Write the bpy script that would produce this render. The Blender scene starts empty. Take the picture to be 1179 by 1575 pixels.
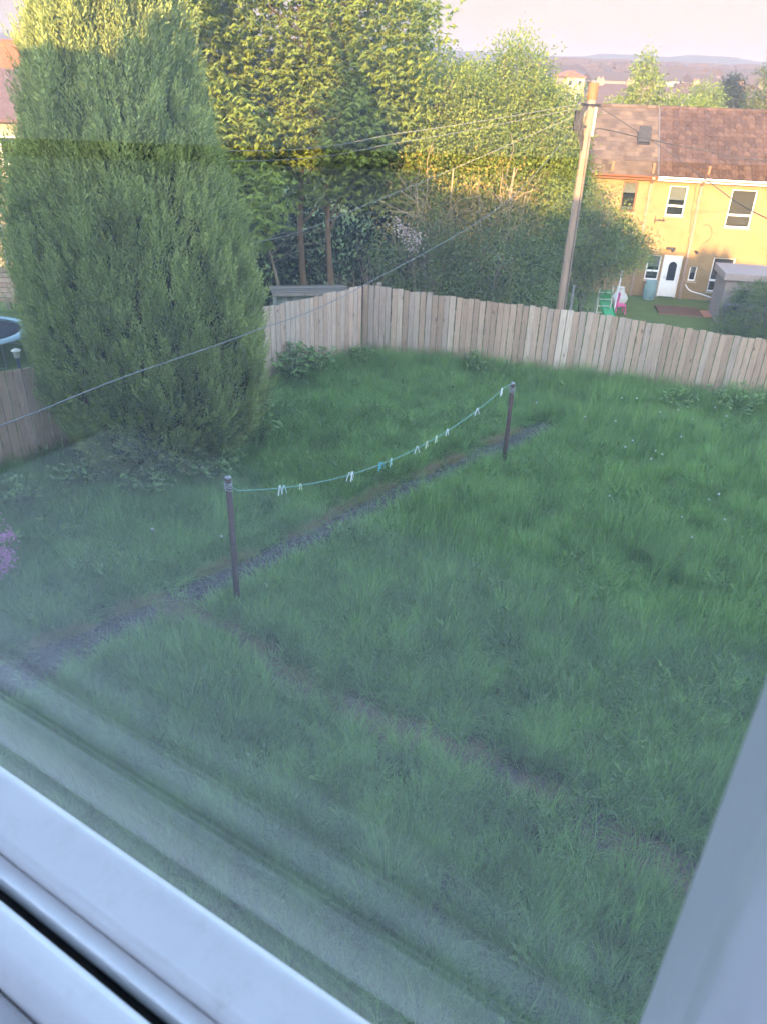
import bpy, math, random
import numpy as np
from mathutils import Vector, noise as mnoise

SC = bpy.context.scene
COL = SC.collection
R_ = math.radians
rng = np.random.default_rng(7)
random.seed(7)

# ------------------------------------------------------------------ camera
EYE = (0.0, 0.0, 6.0)
cam = bpy.data.cameras.new("camera")
cam.sensor_fit = 'VERTICAL'
cam.sensor_height = 36.0
cam.lens = 36.0 * 1182.0 / 1575.0
cam.clip_start = 0.02
cam.clip_end = 6000.0
cam.dof.use_dof = True
cam.dof.focus_distance = 16.0
cam.dof.aperture_fstop = 9.0
cam_o = bpy.data.objects.new("camera", cam)
COL.objects.link(cam_o)
cam_o.location = EYE
cam_o.rotation_mode = 'QUATERNION'
from mathutils import Quaternion
_q = Quaternion((1, 0, 0), R_(90 - 29.8))
cam_o.rotation_quaternion = _q @ Quaternion((0, 0, 1), R_(2.1))
SC.camera = cam_o

# ------------------------------------------------------------------ sky and sun
SUN_EL, SUN_TRAVEL = 12.0, 14.0          # light travels towards azimuth 14 deg right of +Y
world = bpy.data.worlds.new("World")
SC.world = world
world.use_nodes = True
wt = world.node_tree
for n in list(wt.nodes):
    wt.nodes.remove(n)
wo = wt.nodes.new('ShaderNodeOutputWorld')
bg = wt.nodes.new('ShaderNodeBackground')
sky = wt.nodes.new('ShaderNodeTexSky')
sky.sky_type = 'NISHITA'
sky.sun_disc = False
sky.sun_elevation = R_(SUN_EL)
sky.sun_rotation = R_(SUN_TRAVEL + 180)
sky.altitude = 100
sky.air_density = 1.0
sky.dust_density = 1.2
sky.ozone_density = 1.0
tint = wt.nodes.new('ShaderNodeMix')
tint.data_type = 'RGBA'
tint.blend_type = 'MULTIPLY'
tint.inputs['Factor'].default_value = 1.0
tc = wt.nodes.new('ShaderNodeTexCoord')
sep = wt.nodes.new('ShaderNodeSeparateXYZ')
rmp = wt.nodes.new('ShaderNodeValToRGB')
rmp.color_ramp.elements[0].position = 0.0
rmp.color_ramp.elements[0].color = (0.212, 0.149, 0.149, 1)
rmp.color_ramp.elements[1].position = 0.40
rmp.color_ramp.elements[1].color = (1.88, 1.80, 1.84, 1)
_e = rmp.color_ramp.elements.new(0.09)
_e.color = (0.212, 0.149, 0.149, 1)
wt.links.new(tc.outputs['Generated'], sep.inputs[0])
wt.links.new(sep.outputs['Z'], rmp.inputs[0])
wt.links.new(sky.outputs[0], tint.inputs['A'])
wt.links.new(rmp.outputs[0], tint.inputs['B'])
wt.links.new(tint.outputs['Result'], bg.inputs[0])
bg.inputs[1].default_value = 0.15
wt.links.new(bg.outputs[0], wo.inputs[0])

sun = bpy.data.lights.new("sun", 'SUN')
sun.energy = 4.2
sun.angle = R_(0.5)
sun.color = (1.0, 0.60, 0.27)
sun_o = bpy.data.objects.new("sun", sun)
COL.objects.link(sun_o)
_t = Vector((math.sin(R_(SUN_TRAVEL)) * math.cos(R_(SUN_EL)), math.cos(R_(SUN_TRAVEL)) * math.cos(R_(SUN_EL)), -math.sin(R_(SUN_EL))))
sun_o.rotation_mode = 'QUATERNION'
sun_o.rotation_quaternion = _t.to_track_quat('-Z', 'Y')
sun_o.location = (-20, -25, 20)

SC.view_settings.view_transform = 'Standard'
SC.view_settings.look = 'None'
SC.view_settings.exposure = 2.68
SC.view_settings.gamma = 1.0
SC.render.engine = 'CYCLES'
cy = SC.cycles
cy.use_denoising = True
cy.use_adaptive_sampling = True
cy.adaptive_threshold = 0.03
cy.max_bounces = 5
cy.diffuse_bounces = 3
cy.glossy_bounces = 3
cy.transmission_bounces = 3
cy.transparent_max_bounces = 12
cy.volume_bounces = 0
cy.caustics_reflective = False
cy.caustics_refractive = False
cy.sample_clamp_indirect = 4.0

# ------------------------------------------------------------------ helpers: materials
def new_mat(name):
    m = bpy.data.materials.new(name)
    m.use_nodes = True
    nt = m.node_tree
    for n in list(nt.nodes):
        nt.nodes.remove(n)
    out = nt.nodes.new('ShaderNodeOutputMaterial')
    return m, nt, out


def ramp(nt, stops):
    r = nt.nodes.new('ShaderNodeValToRGB')
    el = r.color_ramp.elements
    while len(el) < len(stops):
        el.new(0.5)
    for e, (p, c) in zip(el, stops):
        e.position = p
        e.color = (c[0], c[1], c[2], 1)
    return r


def mat(name, c1, c2=None, scale=8.0, rough=0.7, bump=0.0, stretch=(1, 1, 1), detail=6, metal=0.0, spec=0.3, bump_scale=None, fine=0.0):
    """Two real colours of one surface mixed by noise in the object's own space, with a bump."""
    m, nt, out = new_mat(name)
    b = nt.nodes.new('ShaderNodeBsdfPrincipled')
    nt.links.new(b.outputs[0], out.inputs[0])
    b.inputs['Roughness'].default_value = rough
    b.inputs['Metallic'].default_value = metal
    b.inputs['Specular IOR Level'].default_value = spec
    if c2 is None:
        c2 = tuple(x * 0.8 for x in c1)
    t = nt.nodes.new('ShaderNodeTexCoord')
    mp = nt.nodes.new('ShaderNodeMapping')
    mp.inputs['Scale'].default_value = stretch
    nt.links.new(t.outputs['Object'], mp.inputs[0])
    nz = nt.nodes.new('ShaderNodeTexNoise')
    nz.inputs['Scale'].default_value = scale
    nz.inputs['Detail'].default_value = detail
    nz.inputs['Roughness'].default_value = 0.65
    nt.links.new(mp.outputs[0], nz.inputs[0])
    r = ramp(nt, [(0.32, c1), (0.68, c2)])
    nt.links.new(nz.outputs['Fac'], r.inputs[0])
    col = r.outputs[0]
    if fine:                                            # specks and smears of grime
        n3 = nt.nodes.new('ShaderNodeTexNoise')
        n3.inputs['Scale'].default_value = fine
        n3.inputs['Detail'].default_value = 5
        n3.inputs['Roughness'].default_value = 0.8
        nt.links.new(mp.outputs[0], n3.inputs[0])
        r3 = ramp(nt, [(0.52, (1, 1, 1)), (0.64, (0.95, 0.945, 0.93)), (0.78, (0.78, 0.76, 0.72))])
        nt.links.new(n3.outputs['Fac'], r3.inputs[0])
        m3 = nt.nodes.new('ShaderNodeMix')
        m3.data_type = 'RGBA'
        m3.blend_type = 'MULTIPLY'
        m3.inputs['Factor'].default_value = 1.0
        nt.links.new(col, m3.inputs['A'])
        nt.links.new(r3.outputs[0], m3.inputs['B'])
        col = m3.outputs['Result']
    nt.links.new(col, b.inputs['Base Color'])
    if bump:
        n2 = nt.nodes.new('ShaderNodeTexNoise')
        n2.inputs['Scale'].default_value = bump_scale or scale * 6
        n2.inputs['Detail'].default_value = 4
        nt.links.new(mp.outputs[0], n2.inputs[0])
        bp = nt.nodes.new('ShaderNodeBump')
        bp.inputs['Strength'].default_value = bump
        bp.inputs['Distance'].default_value = 0.02
        nt.links.new(n2.outputs['Fac'], bp.inputs['Height'])
        nt.links.new(bp.outputs[0], b.inputs['Normal'])
    return m


def leaf_mat(name, c_dark, c_light, trans=0.35, tcol=None, world_scale=0.6, rough=0.55, per_tuft=0.0):
    """Leaves: each leaf its own shade (attribute v), patches of growth by noise, light passing through."""
    m, nt, out = new_mat(name)
    at = nt.nodes.new('ShaderNodeAttribute')
    at.attribute_name = 'v'
    geo = nt.nodes.new('ShaderNodeNewGeometry')
    nz = nt.nodes.new('ShaderNodeTexNoise')
    nz.inputs['Scale'].default_value = world_scale
    nz.inputs['Detail'].default_value = 3
    nt.links.new(geo.outputs['Position'], nz.inputs[0])
    add = nt.nodes.new('ShaderNodeMath')
    add.operation = 'MULTIPLY_ADD'
    add.inputs[1].default_value = 0.55
    nt.links.new(at.outputs['Fac'], add.inputs[0])
    s = nt.nodes.new('ShaderNodeMath')
    s.operation = 'MULTIPLY'
    s.inputs[1].default_value = 0.5 - 0.3 * per_tuft
    nt.links.new(nz.outputs['Fac'], s.inputs[0])
    nt.links.new(s.outputs[0], add.inputs[2])
    if per_tuft:                                        # every tuft its own shade of green
        add.inputs[1].default_value = 0.35
        oi = nt.nodes.new('ShaderNodeObjectInfo')
        a2 = nt.nodes.new('ShaderNodeMath')
        a2.operation = 'MULTIPLY_ADD'
        a2.inputs[1].default_value = per_tuft
        nt.links.new(oi.outputs['Random'], a2.inputs[0])
        nt.links.new(s.outputs[0], a2.inputs[2])
        nt.links.new(a2.outputs[0], add.inputs[2])
    mid = tuple(0.5 * (a + b) for a, b in zip(c_dark, c_light))
    r = ramp(nt, [(0.15, c_dark), (0.5, mid), (0.9, c_light)])
    nt.links.new(add.outputs[0], r.inputs[0])
    b = nt.nodes.new('ShaderNodeBsdfPrincipled')
    b.inputs['Roughness'].default_value = rough
    b.inputs['Specular IOR Level'].default_value = 0.25
    nt.links.new(r.outputs[0], b.inputs['Base Color'])
    tr = nt.nodes.new('ShaderNodeBsdfTranslucent')
    if tcol is None:
        nt.links.new(r.outputs[0], tr.inputs[0])
    else:
        mx = nt.nodes.new('ShaderNodeMix')
        mx.data_type = 'RGBA'
        mx.blend_type = 'MULTIPLY'
        mx.inputs['Factor'].default_value = 1.0
        nt.links.new(r.outputs[0], mx.inputs['A'])
        mx.inputs['B'].default_value = (*tcol, 1)
        nt.links.new(mx.outputs['Result'], tr.inputs[0])
    ms = nt.nodes.new('ShaderNodeMixShader')
    ms.inputs[0].default_value = trans
    nt.links.new(b.outputs[0], ms.inputs[1])
    nt.links.new(tr.outputs[0], ms.inputs[2])
    nt.links.new(ms.outputs[0], out.inputs[0])
    return m


def board_mat(name, stops, grain_dir=(14, 14, 1.0), knots=True, stain=False):
    """Weathered boards: every board its own wood (attribute v), grain along the board, knots."""
    m, nt, out = new_mat(name)
    b = nt.nodes.new('ShaderNodeBsdfPrincipled')
    b.inputs['Roughness'].default_value = 0.85
    b.inputs['Specular IOR Level'].default_value = 0.15
    nt.links.new(b.outputs[0], out.inputs[0])
    at = nt.nodes.new('ShaderNodeAttribute')
    at.attribute_name = 'v'
    r = ramp(nt, stops)
    nt.links.new(at.outputs['Fac'], r.inputs[0])
    t = nt.nodes.new('ShaderNodeTexCoord')
    off = nt.nodes.new('ShaderNodeVectorMath')
    off.operation = 'MULTIPLY_ADD'
    cmb = nt.nodes.new('ShaderNodeCombineXYZ')
    for i in range(3):
        nt.links.new(at.outputs['Fac'], cmb.inputs[i])
    off.inputs[1].default_value = (13.0, 7.0, 31.0)
    nt.links.new(cmb.outputs[0], off.inputs[0])
    nt.links.new(t.outputs['Object'], off.inputs[2])
    mp = nt.nodes.new('ShaderNodeMapping')
    mp.inputs['Scale'].default_value = grain_dir
    nt.links.new(off.outputs[0], mp.inputs[0])
    g = nt.nodes.new('ShaderNodeTexNoise')
    g.inputs['Scale'].default_value = 3.0
    g.inputs['Detail'].default_value = 8
    g.inputs['Roughness'].default_value = 0.7
    g.inputs['Distortion'].default_value = 0.6
    nt.links.new(mp.outputs[0], g.inputs[0])
    gr = ramp(nt, [(0.30, (0.52, 0.50, 0.50)), (0.5, (0.95, 0.93, 0.92)), (0.72, (1.2, 1.16, 1.1))])
    nt.links.new(g.outputs['Fac'], gr.inputs[0])
    mx = nt.nodes.new('ShaderNodeMix')
    mx.data_type = 'RGBA'
    mx.blend_type = 'MULTIPLY'
    mx.inputs['Factor'].default_value = 0.85
    nt.links.new(r.outputs[0], mx.inputs['A'])
    nt.links.new(gr.outputs[0], mx.inputs['B'])
    last = mx.outputs['Result']
    if knots:
        mk = nt.nodes.new('ShaderNodeMapping')
        mk.inputs['Scale'].default_value = (5.0, 5.0, 2.4)
        nt.links.new(off.outputs[0], mk.inputs[0])
        vo = nt.nodes.new('ShaderNodeTexVoronoi')
        vo.inputs['Scale'].default_value = 1.0
        nt.links.new(mk.outputs[0], vo.inputs[0])
        kr = ramp(nt, [(0.05, (0.30, 0.22, 0.17)), (0.16, (1, 1, 1))])
        nt.links.new(vo.outputs['Distance'], kr.inputs[0])
        mx2 = nt.nodes.new('ShaderNodeMix')
        mx2.data_type = 'RGBA'
        mx2.blend_type = 'MULTIPLY'
        mx2.inputs['Factor'].default_value = 0.8
        nt.links.new(last, mx2.inputs['A'])
        nt.links.new(kr.outputs[0], mx2.inputs['B'])
        last = mx2.outputs['Result']
    if stain:                                           # damp green-grey foot of the boards, ragged upper edge
        sz = nt.nodes.new('ShaderNodeSeparateXYZ')
        nt.links.new(t.outputs['Object'], sz.inputs[0])
        ns = nt.nodes.new('ShaderNodeTexNoise')
        ns.inputs['Scale'].default_value = 5.0
        ns.inputs['Detail'].default_value = 6
        nt.links.new(off.outputs[0], ns.inputs[0])
        sa = nt.nodes.new('ShaderNodeMath')
        sa.operation = 'MULTIPLY_ADD'
        sa.inputs[1].default_value = 1.1
        nt.links.new(ns.outputs['Fac'], sa.inputs[0])
        nt.links.new(sz.outputs['Z'], sa.inputs[2])
        rs_ = ramp(nt, [(0.55, (0.55, 0.60, 0.48)), (0.95, (1, 1, 1))])
        nt.links.new(sa.outputs[0], rs_.inputs[0])
        mx3 = nt.nodes.new('ShaderNodeMix')
        mx3.data_type = 'RGBA'
        mx3.blend_type = 'MULTIPLY'
        mx3.inputs['Factor'].default_value = 1.0
        nt.links.new(last, mx3.inputs['A'])
        nt.links.new(rs_.outputs[0], mx3.inputs['B'])
        last = mx3.outputs['Result']
    nt.links.new(last, b.inputs['Base Color'])
    bp = nt.nodes.new('ShaderNodeBump')
    bp.inputs['Strength'].default_value = 0.35
    bp.inputs['Distance'].default_value = 0.01
    nt.links.new(g.outputs['Fac'], bp.inputs['Height'])
    nt.links.new(bp.outputs[0], b.inputs['Normal'])
    return m


# ------------------------------------------------------------------ helpers: geometry (everything in metres, world axes)
class Geo:
    """Collects shapes; build() links them as ONE mesh object."""
    def __init__(self):
        self.V, self.F, self.A, self.n = [], [], [], 0

    def add(self, verts, faces, v=None):
        verts = [tuple(map(float, p)) for p in verts]
        self.V += verts
        self.F += [tuple(i + self.n for i in f) for f in faces]
        a = random.random() if v is None else v
        self.A += [a] * len(faces)
        self.n += len(verts)
        return self

    def box(self, o, ex, ey, ez, a, b, v=None, bev=0.0):
        """box from local corner a to corner b in the frame (o; ex, ey, ez), optionally with bevelled long edges."""
        o, ex, ey, ez = map(np.asarray, (o, ex, ey, ez))
        (x0, y0, z0), (x1, y1, z1) = a, b
        if bev <= 0:
            pts = [o + ex * x + ey * y + ez * z for z in (z0, z1) for (x, y) in ((x0, y0), (x1, y0), (x1, y1), (x0, y1))]
            fs = [(0, 3, 2, 1), (4, 5, 6, 7), (0, 1, 5, 4), (1, 2, 6, 5), (2, 3, 7, 6), (3, 0, 4, 7)]
            return self.add(pts, fs, v)
        c = bev
        prof = [(x0 + c, y0), (x1 - c, y0), (x1, y0 + c), (x1, y1 - c), (x1 - c, y1), (x0 + c, y1), (x0, y1 - c), (x0, y0 + c)]
        ins = [(min(max(x, x0 + c), x1 - c), min(max(y, y0 + c), y1 - c)) for x, y in prof]
        rings = [(ins, z0), (prof, z0 + c), (prof, z1 - c), (ins, z1)]
        pts, fs = [], []
        for pr, z in rings:
            pts += [o + ex * x + ey * y + ez * z for x, y in pr]
        for k in range(3):
            for i in range(8):
                j = (i + 1) % 8
                fs.append((k * 8 + i, k * 8 + j, k * 8 + 8 + j, k * 8 + 8 + i))
        fs.append(tuple(reversed(range(8))))
        fs.append(tuple(range(24, 32)))
        return self.add(pts, fs, v)

    def tube(self, pts, radii, n=8, v=None, cap=True):
        pts = [np.asarray(p, float) for p in pts]
        if np.isscalar(radii):
            radii = [radii] * len(pts)
        V, F = [], []
        ref = np.array([0.13, 0.31, 0.94])
        for i, p in enumerate(pts):
            t = pts[min(i + 1, len(pts) - 1)] - pts[max(i - 1, 0)]
            t = t / (np.linalg.norm(t) + 1e-9)
            r0 = ref if abs(t @ ref) < 0.9 else np.array([1.0, 0.1, 0])
            a = np.cross(t, r0)
            a /= np.linalg.norm(a)
            b = np.cross(t, a)
            for k in range(n):
                w = 2 * math.pi * k / n
                V.append(p + radii[i] * (math.cos(w) * a + math.sin(w) * b))
        m = len(pts)
        for i in range(m - 1):
            for k in range(n):
                j = (k + 1) % n
                F.append((i * n + k, i * n + j, (i + 1) * n + j, (i + 1) * n + k))
        if cap:
            F.append(tuple(reversed(range(n))))
            F.append(tuple(range((m - 1) * n, m * n)))
        return self.add(V, F, v)

    def prism(self, poly, o, ex, ey, ez, z0, z1, v=None):
        o, ex, ey, ez = map(np.asarray, (o, ex, ey, ez))
        n = len(poly)
        pts = [o + ex * x + ey * y + ez * z for z in (z0, z1) for x, y in poly]
        fs = [tuple(reversed(range(n))), tuple(range(n, 2 * n))]
        fs += [(i, (i + 1) % n, n + (i + 1) % n, n + i) for i in range(n)]
        return self.add(pts, fs, v)

    def quad(self, a, b, c, d, v=None):
        return self.add([a, b, c, d], [(0, 1, 2, 3)], v)

    def ball(self, c, r, nu=10, nv=7, sc=(1, 1, 1), v=None):
        V, F = [], []
        for i in range(nv + 1):
            ph = math.pi * i / nv
            for k in range(nu):
                th = 2 * math.pi * k / nu
                V.append((c[0] + r * sc[0] * math.sin(ph) * math.cos(th), c[1] + r * sc[1] * math.sin(ph) * math.sin(th), c[2] + r * sc[2] * math.cos(ph)))
        for i in range(nv):
            for k in range(nu):
                j = (k + 1) % nu
                F.append((i * nu + k, (i + 1) * nu + k, (i + 1) * nu + j, i * nu + j))
        return self.add(V, F, v)

    def build(self, name, m, parent=None, smooth=False):
        off = np.array(parent.get('_o', (0, 0, 0)) if parent is not None else (0, 0, 0), float)
        V = [tuple(np.asarray(p) - off) for p in self.V]
        me = bpy.data.meshes.new(name)
        me.from_pydata(V, [], self.F)
        a = me.attributes.new('v', 'FLOAT', 'FACE')
        a.data.foreach_set('value', np.array(self.A, np.float32))
        me.materials.append(m)
        if smooth:
            me.polygons.foreach_set('use_smooth', [True] * len(me.polygons))
        me.update()
        return link(name, me, parent)


def link(name, me, parent=None):
    o = bpy.data.objects.new(name, me)
    COL.objects.link(o)
    if parent is not None:
        o.parent = parent
        if '_o' in parent.keys():
            o['_o'] = list(parent['_o'])
    return o


def np_mesh(name, V, F, m, parent=None, v=None, smooth=False):
    """Fast mesh from arrays: V (n,3), F (k,s) all faces of one size; v one value a face."""
    V = np.asarray(V, np.float32).copy()
    if parent is not None and '_o' in parent.keys():
        V -= np.array(parent['_o'], np.float32)
    F = np.asarray(F, np.int32)
    k, s = F.shape
    me = bpy.data.meshes.new(name)
    me.vertices.add(len(V))
    me.vertices.foreach_set('co', V.ravel())
    me.loops.add(k * s)
    me.loops.foreach_set('vertex_index', F.ravel())
    me.polygons.add(k)
    me.polygons.foreach_set('loop_start', np.arange(0, k * s, s, dtype=np.int32))
    if smooth:
        me.polygons.foreach_set('use_smooth', np.ones(k, bool))
    a = me.attributes.new('v', 'FLOAT', 'FACE')
    a.data.foreach_set('value', np.asarray(v if v is not None else np.zeros(k), np.float32))
    me.materials.append(m)
    me.update(calc_edges=True)
    return link(name, me, parent)


def thing(name, label, cat, loc=(0, 0, 0), group=None):
    """An Empty at the thing's base that parents its parts (parts are given in world metres)."""
    o = bpy.data.objects.new(name, None)
    COL.objects.link(o)
    o.location = loc
    o.empty_display_size = 0.2
    o['_o'] = [float(x) for x in loc]
    return tag(o, label, cat, group)


def tag(o, label, cat, group=None):
    o['label'] = label
    o['category'] = cat
    if group:
        o['group'] = group
    return o


def structure(o, kind='structure'):
    o['kind'] = kind
    return o


def copy_tree(o, loc, label=None, rz=None, parent=None, scale=None):
    c = o.copy()
    COL.objects.link(c)
    if parent is None:
        c.location = loc
        if rz is not None:
            c.rotation_euler = (0, 0, rz)
        if scale:
            c.scale = (scale,) * 3
        if label:
            c['label'] = label
    else:
        c.parent = parent
    for ch in list(o.children):
        copy_tree(ch, None, parent=c)
    return c


X3, Y3, Z3 = np.array([1., 0, 0]), np.array([0, 1., 0]), np.array([0, 0, 1.])


def unit(a):
    a = np.asarray(a, float)
    return a / np.maximum(np.linalg.norm(a, axis=-1, keepdims=True), 1e-9)


def kites(P, D, L, W, up=None, fold=0.25):
    """Leaves: P base points (n,3), D directions, L lengths, W widths. One folded kite face each: 4 verts."""
    n = len(P)
    D = unit(D)
    if up is None:
        up = rng.normal(size=(n, 3))
    S = unit(np.cross(D, up))
    U = np.cross(S, D)
    L = np.broadcast_to(np.asarray(L, float), (n,))[:, None]
    W = np.broadcast_to(np.asarray(W, float), (n,))[:, None]
    mid = P + D * L * 0.45
    V = np.stack([P, mid + S * W * 0.5 + U * W * fold, P + D * L, mid - S * W * 0.5 + U * W * fold], 1).reshape(-1, 3)
    F = np.arange(4 * n).reshape(n, 4)
    return V, F


def sstep(t):
    t = np.clip(t, 0, 1)
    return t * t * (3 - 2 * t)


def terrain(x, y):
    """Ground height: level back garden, a bank down behind the fence, the lower gardens, then the far valley and hills."""
    x = np.asarray(x, float)
    y = np.asarray(y, float)
    z = -3.4 * sstep((y - 20.3) / 8.0) - 0.2 * sstep((y - 29) / 10)
    z = z + 0.05 * np.sin(x * 0.9 + 1.3) * np.sin(y * 0.7) * np.clip(20.5 - y, 0, 1)
    z = z + 1.2 * sstep((y - 70) / 80.0) + 10.5 * sstep((y - 170) / 430)
    az = np.arctan2(x, np.maximum(y, 1))
    top = 34.5 + 2.0 * np.sin(az * 23 + 1.0) + 1.5 * np.sin(az * 61) + 0.8 * np.sin(az * 140 + 2)
    r = np.hypot(x, y)
    z = z + (top - 8.5) * sstep((r - 800) / 420.0) * (y > 0)
    z = z - 12 * sstep((r - 1300) / 500) * (y > 0)
    return z

# our own house's axes: D runs along its back wall to the right, N looks out over the garden
HN = np.array([math.sin(R_(31)), math.cos(R_(31)), 0.0])
HD = np.array([math.cos(R_(31)), -math.sin(R_(31)), 0.0])


def H(u, n, z):
    return HD * u + HN * n + Z3 * z

# ------------------------------------------------------------------ the setting: ground
def grid_sheet(name, xs, ys, zf, m, lift=0.0):
    gx, gy = np.meshgrid(xs, ys)
    V = np.stack([gx.ravel(), gy.ravel(), (zf(gx, gy) + lift).ravel()], 1)
    nx, ny = len(xs), len(ys)
    i = np.arange(nx - 1)
    j = np.arange(ny - 1)
    ii, jj = np.meshgrid(i, j)
    a = (jj * nx + ii).ravel()
    F = np.stack([a, a + 1, a + nx + 1, a + nx], 1)
    return np_mesh(name, V, F, m, smooth=True)


def ground_material():
    m, nt, out = new_mat('ground_turf')
    b = nt.nodes.new('ShaderNodeBsdfPrincipled')
    b.inputs['Roughness'].default_value = 0.95
    b.inputs['Specular IOR Level'].default_value = 0.05
    nt.links.new(b.outputs[0], out.inputs[0])
    geo = nt.nodes.new('ShaderNodeNewGeometry')
    n1 = nt.nodes.new('ShaderNodeTexNoise')
    n1.inputs['Scale'].default_value = 1.6
    n1.inputs['Detail'].default_value = 9
    n1.inputs['Roughness'].default_value = 0.75
    nt.links.new(geo.outputs['Position'], n1.inputs[0])
    near = ramp(nt, [(0.3, (0.07, 0.10, 0.03)), (0.55, (0.115, 0.15, 0.045)), (0.75, (0.17, 0.185, 0.07))])
    nt.links.new(n1.outputs['Fac'], near.inputs[0])
    vo = nt.nodes.new('ShaderNodeTexVoronoi')
    vo.inputs['Scale'].default_value = 0.009
    nt.links.new(geo.outputs['Position'], vo.inputs[0])
    sp = nt.nodes.new('ShaderNodeSeparateColor')
    nt.links.new(vo.outputs['Color'], sp.inputs[0])
    far = ramp(nt, [(0.0, (0.020, 0.032, 0.024)), (0.4, (0.026, 0.042, 0.028)), (0.6, (0.035, 0.055, 0.035)), (0.8, (0.022, 0.036, 0.026)), (1.0, (0.05, 0.065, 0.04))])
    far.color_ramp.interpolation = 'CONSTANT'
    nt.links.new(sp.outputs[0], far.inputs[0])
    sx = nt.nodes.new('ShaderNodeSeparateXYZ')
    nt.links.new(geo.outputs['Position'], sx.inputs[0])
    mr = nt.nodes.new('ShaderNodeMapRange')
    mr.inputs['From Min'].default_value = 250
    mr.inputs['From Max'].default_value = 500
    nt.links.new(sx.outputs['Y'], mr.inputs[0])
    mx = nt.nodes.new('ShaderNodeMix')
    mx.data_type = 'RGBA'
    nt.links.new(mr.outputs[0], mx.inputs['Factor'])
    nt.links.new(near.outputs[0], mx.inputs['A'])
    nt.links.new(far.outputs[0], mx.inputs['B'])
    nt.links.new(mx.outputs['Result'], b.inputs['Base Color'])
    bp = nt.nodes.new('ShaderNodeBump')
    bp.inputs['Strength'].default_value = 0.6
    bp.inputs['Distance'].default_value = 0.05
    n2 = nt.nodes.new('ShaderNodeTexNoise')
    n2.inputs['Scale'].default_value = 30
    n2.inputs['Detail'].default_value = 5
    nt.links.new(geo.outputs['Position'], n2.inputs[0])
    nt.links.new(n2.outputs['Fac'], bp.inputs['Height'])
    nt.links.new(bp.outputs[0], b.inputs['Normal'])
    return m


def _axis(*segs):
    out = []
    for a, b, s in segs:
        out += list(np.arange(a, b, s))
    return np.array(out + [segs[-1][1]])

structure(grid_sheet('ground', _axis((-2600, -300, 100), (-300, -40, 20), (-40, 40, 1.0), (40, 900, 20), (900, 2600, 100)),
                     _axis((-500, -20, 60), (-20, 60, 0.8), (60, 300, 10), (300, 2200, 25)), terrain, ground_material()))

# bare soil of the back garden, under the long grass
soil = mat('garden_soil', (0.020, 0.026, 0.012), (0.045, 0.05, 0.022), scale=5, rough=0.95, bump=0.5, bump_scale=40, spec=0.05)
A_F = np.array([-9.0, 7.99])
CORNER = np.array([-0.66, 18.18])
B_F = np.array([11.6, 14.70])
LW = unit(CORNER - A_F)


def in_garden(x, y, pad=0.0):
    """Inside the two fences and in front of our house's back wall."""
    dl = (x - CORNER[0]) * LW[1] - (y - CORNER[1]) * LW[0]        # >0 right of the left fence
    w = unit(B_F - CORNER)
    db = (x - CORNER[0]) * w[1] - (y - CORNER[1]) * w[0]          # >0 on our side of the back fence
    dn = x * HN[0] + y * HN[1]
    return (dl > pad) & (db > pad) & (dn > 0.5)

_gv = [H(-12, 0.45, 0), H(12, 0.45, 0), (14, 14.0, 0), (B_F[0], B_F[1], 0), (CORNER[0], CORNER[1], 0), (A_F[0], A_F[1], 0), (-12, 4.3, 0)]
xs = np.arange(-12, 14, 0.4)
ys = np.arange(-6, 19, 0.4)
gx, gy = np.meshgrid(xs, ys)
idx = -np.ones(gx.shape, int)
ok = in_garden(gx, gy, -0.3)
idx[ok] = np.arange(ok.sum())
Vs = np.stack([gx[ok], gy[ok], terrain(gx[ok], gy[ok]) + 0.006], 1)
Fs = [(idx[j, i], idx[j, i + 1], idx[j + 1, i + 1], idx[j + 1, i]) for j in range(len(ys) - 1) for i in range(len(xs) - 1) if ok[j, i] and ok[j, i + 1] and ok[j + 1, i + 1] and ok[j + 1, i]]
structure(np_mesh('soil', Vs, Fs, soil, smooth=True))

# the gravel strip under the washing line
P0, P1 = np.array([-4.6, 5.75]), np.array([3.15, 14.12])
PD = unit(P1 - P0)
PN = np.array([PD[1], -PD[0]])
PL = np.linalg.norm(P1 - P0)


def path_half(s):
    return 0.235 + 0.03 * np.sin(s * 2.1) + 0.025 * np.sin(s * 5.3 + 1) + 0.14 * np.clip((2.6 - s) / 2.2, 0, 1)


def path_coords(x, y):
    s = (x - P0[0]) * PD[0] + (y - P0[1]) * PD[1]
    d = (x - P0[0]) * PN[0] + (y - P0[1]) * PN[1]
    return s, d

gravel = mat('path_gravel', (0.018, 0.016, 0.017), (0.085, 0.075, 0.078), scale=14, rough=0.9, bump=1.0, bump_scale=60, spec=0.1)
gravel_stone = mat('gravel_stones', (0.05, 0.046, 0.05), (0.24, 0.22, 0.23), scale=9, rough=0.85, spec=0.15)
ss = np.arange(0, PL, 0.06)
cs = np.linspace(-1, 1, 11)
V = []
for s_ in ss:
    hw = path_half(s_)
    for c_ in cs:
        p = P0 + PD * s_ + PN * c_ * hw
        e = mnoise.noise(Vector((p[0] * 7, p[1] * 7, 0))) * 0.018 + mnoise.noise(Vector((p[0] * 25, p[1] * 25, 3))) * 0.012
        V.append((p[0], p[1], float(terrain(p[0], p[1])) + 0.03 - 0.018 * c_ * c_ + e))
nc = len(cs)
F = [(i * nc + k, i * nc + k + 1, (i + 1) * nc + k + 1, (i + 1) * nc + k) for i in range(len(ss) - 1) for k in range(nc - 1)]
structure(np_mesh('path', V, F, gravel, smooth=True))
g = Geo()
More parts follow.
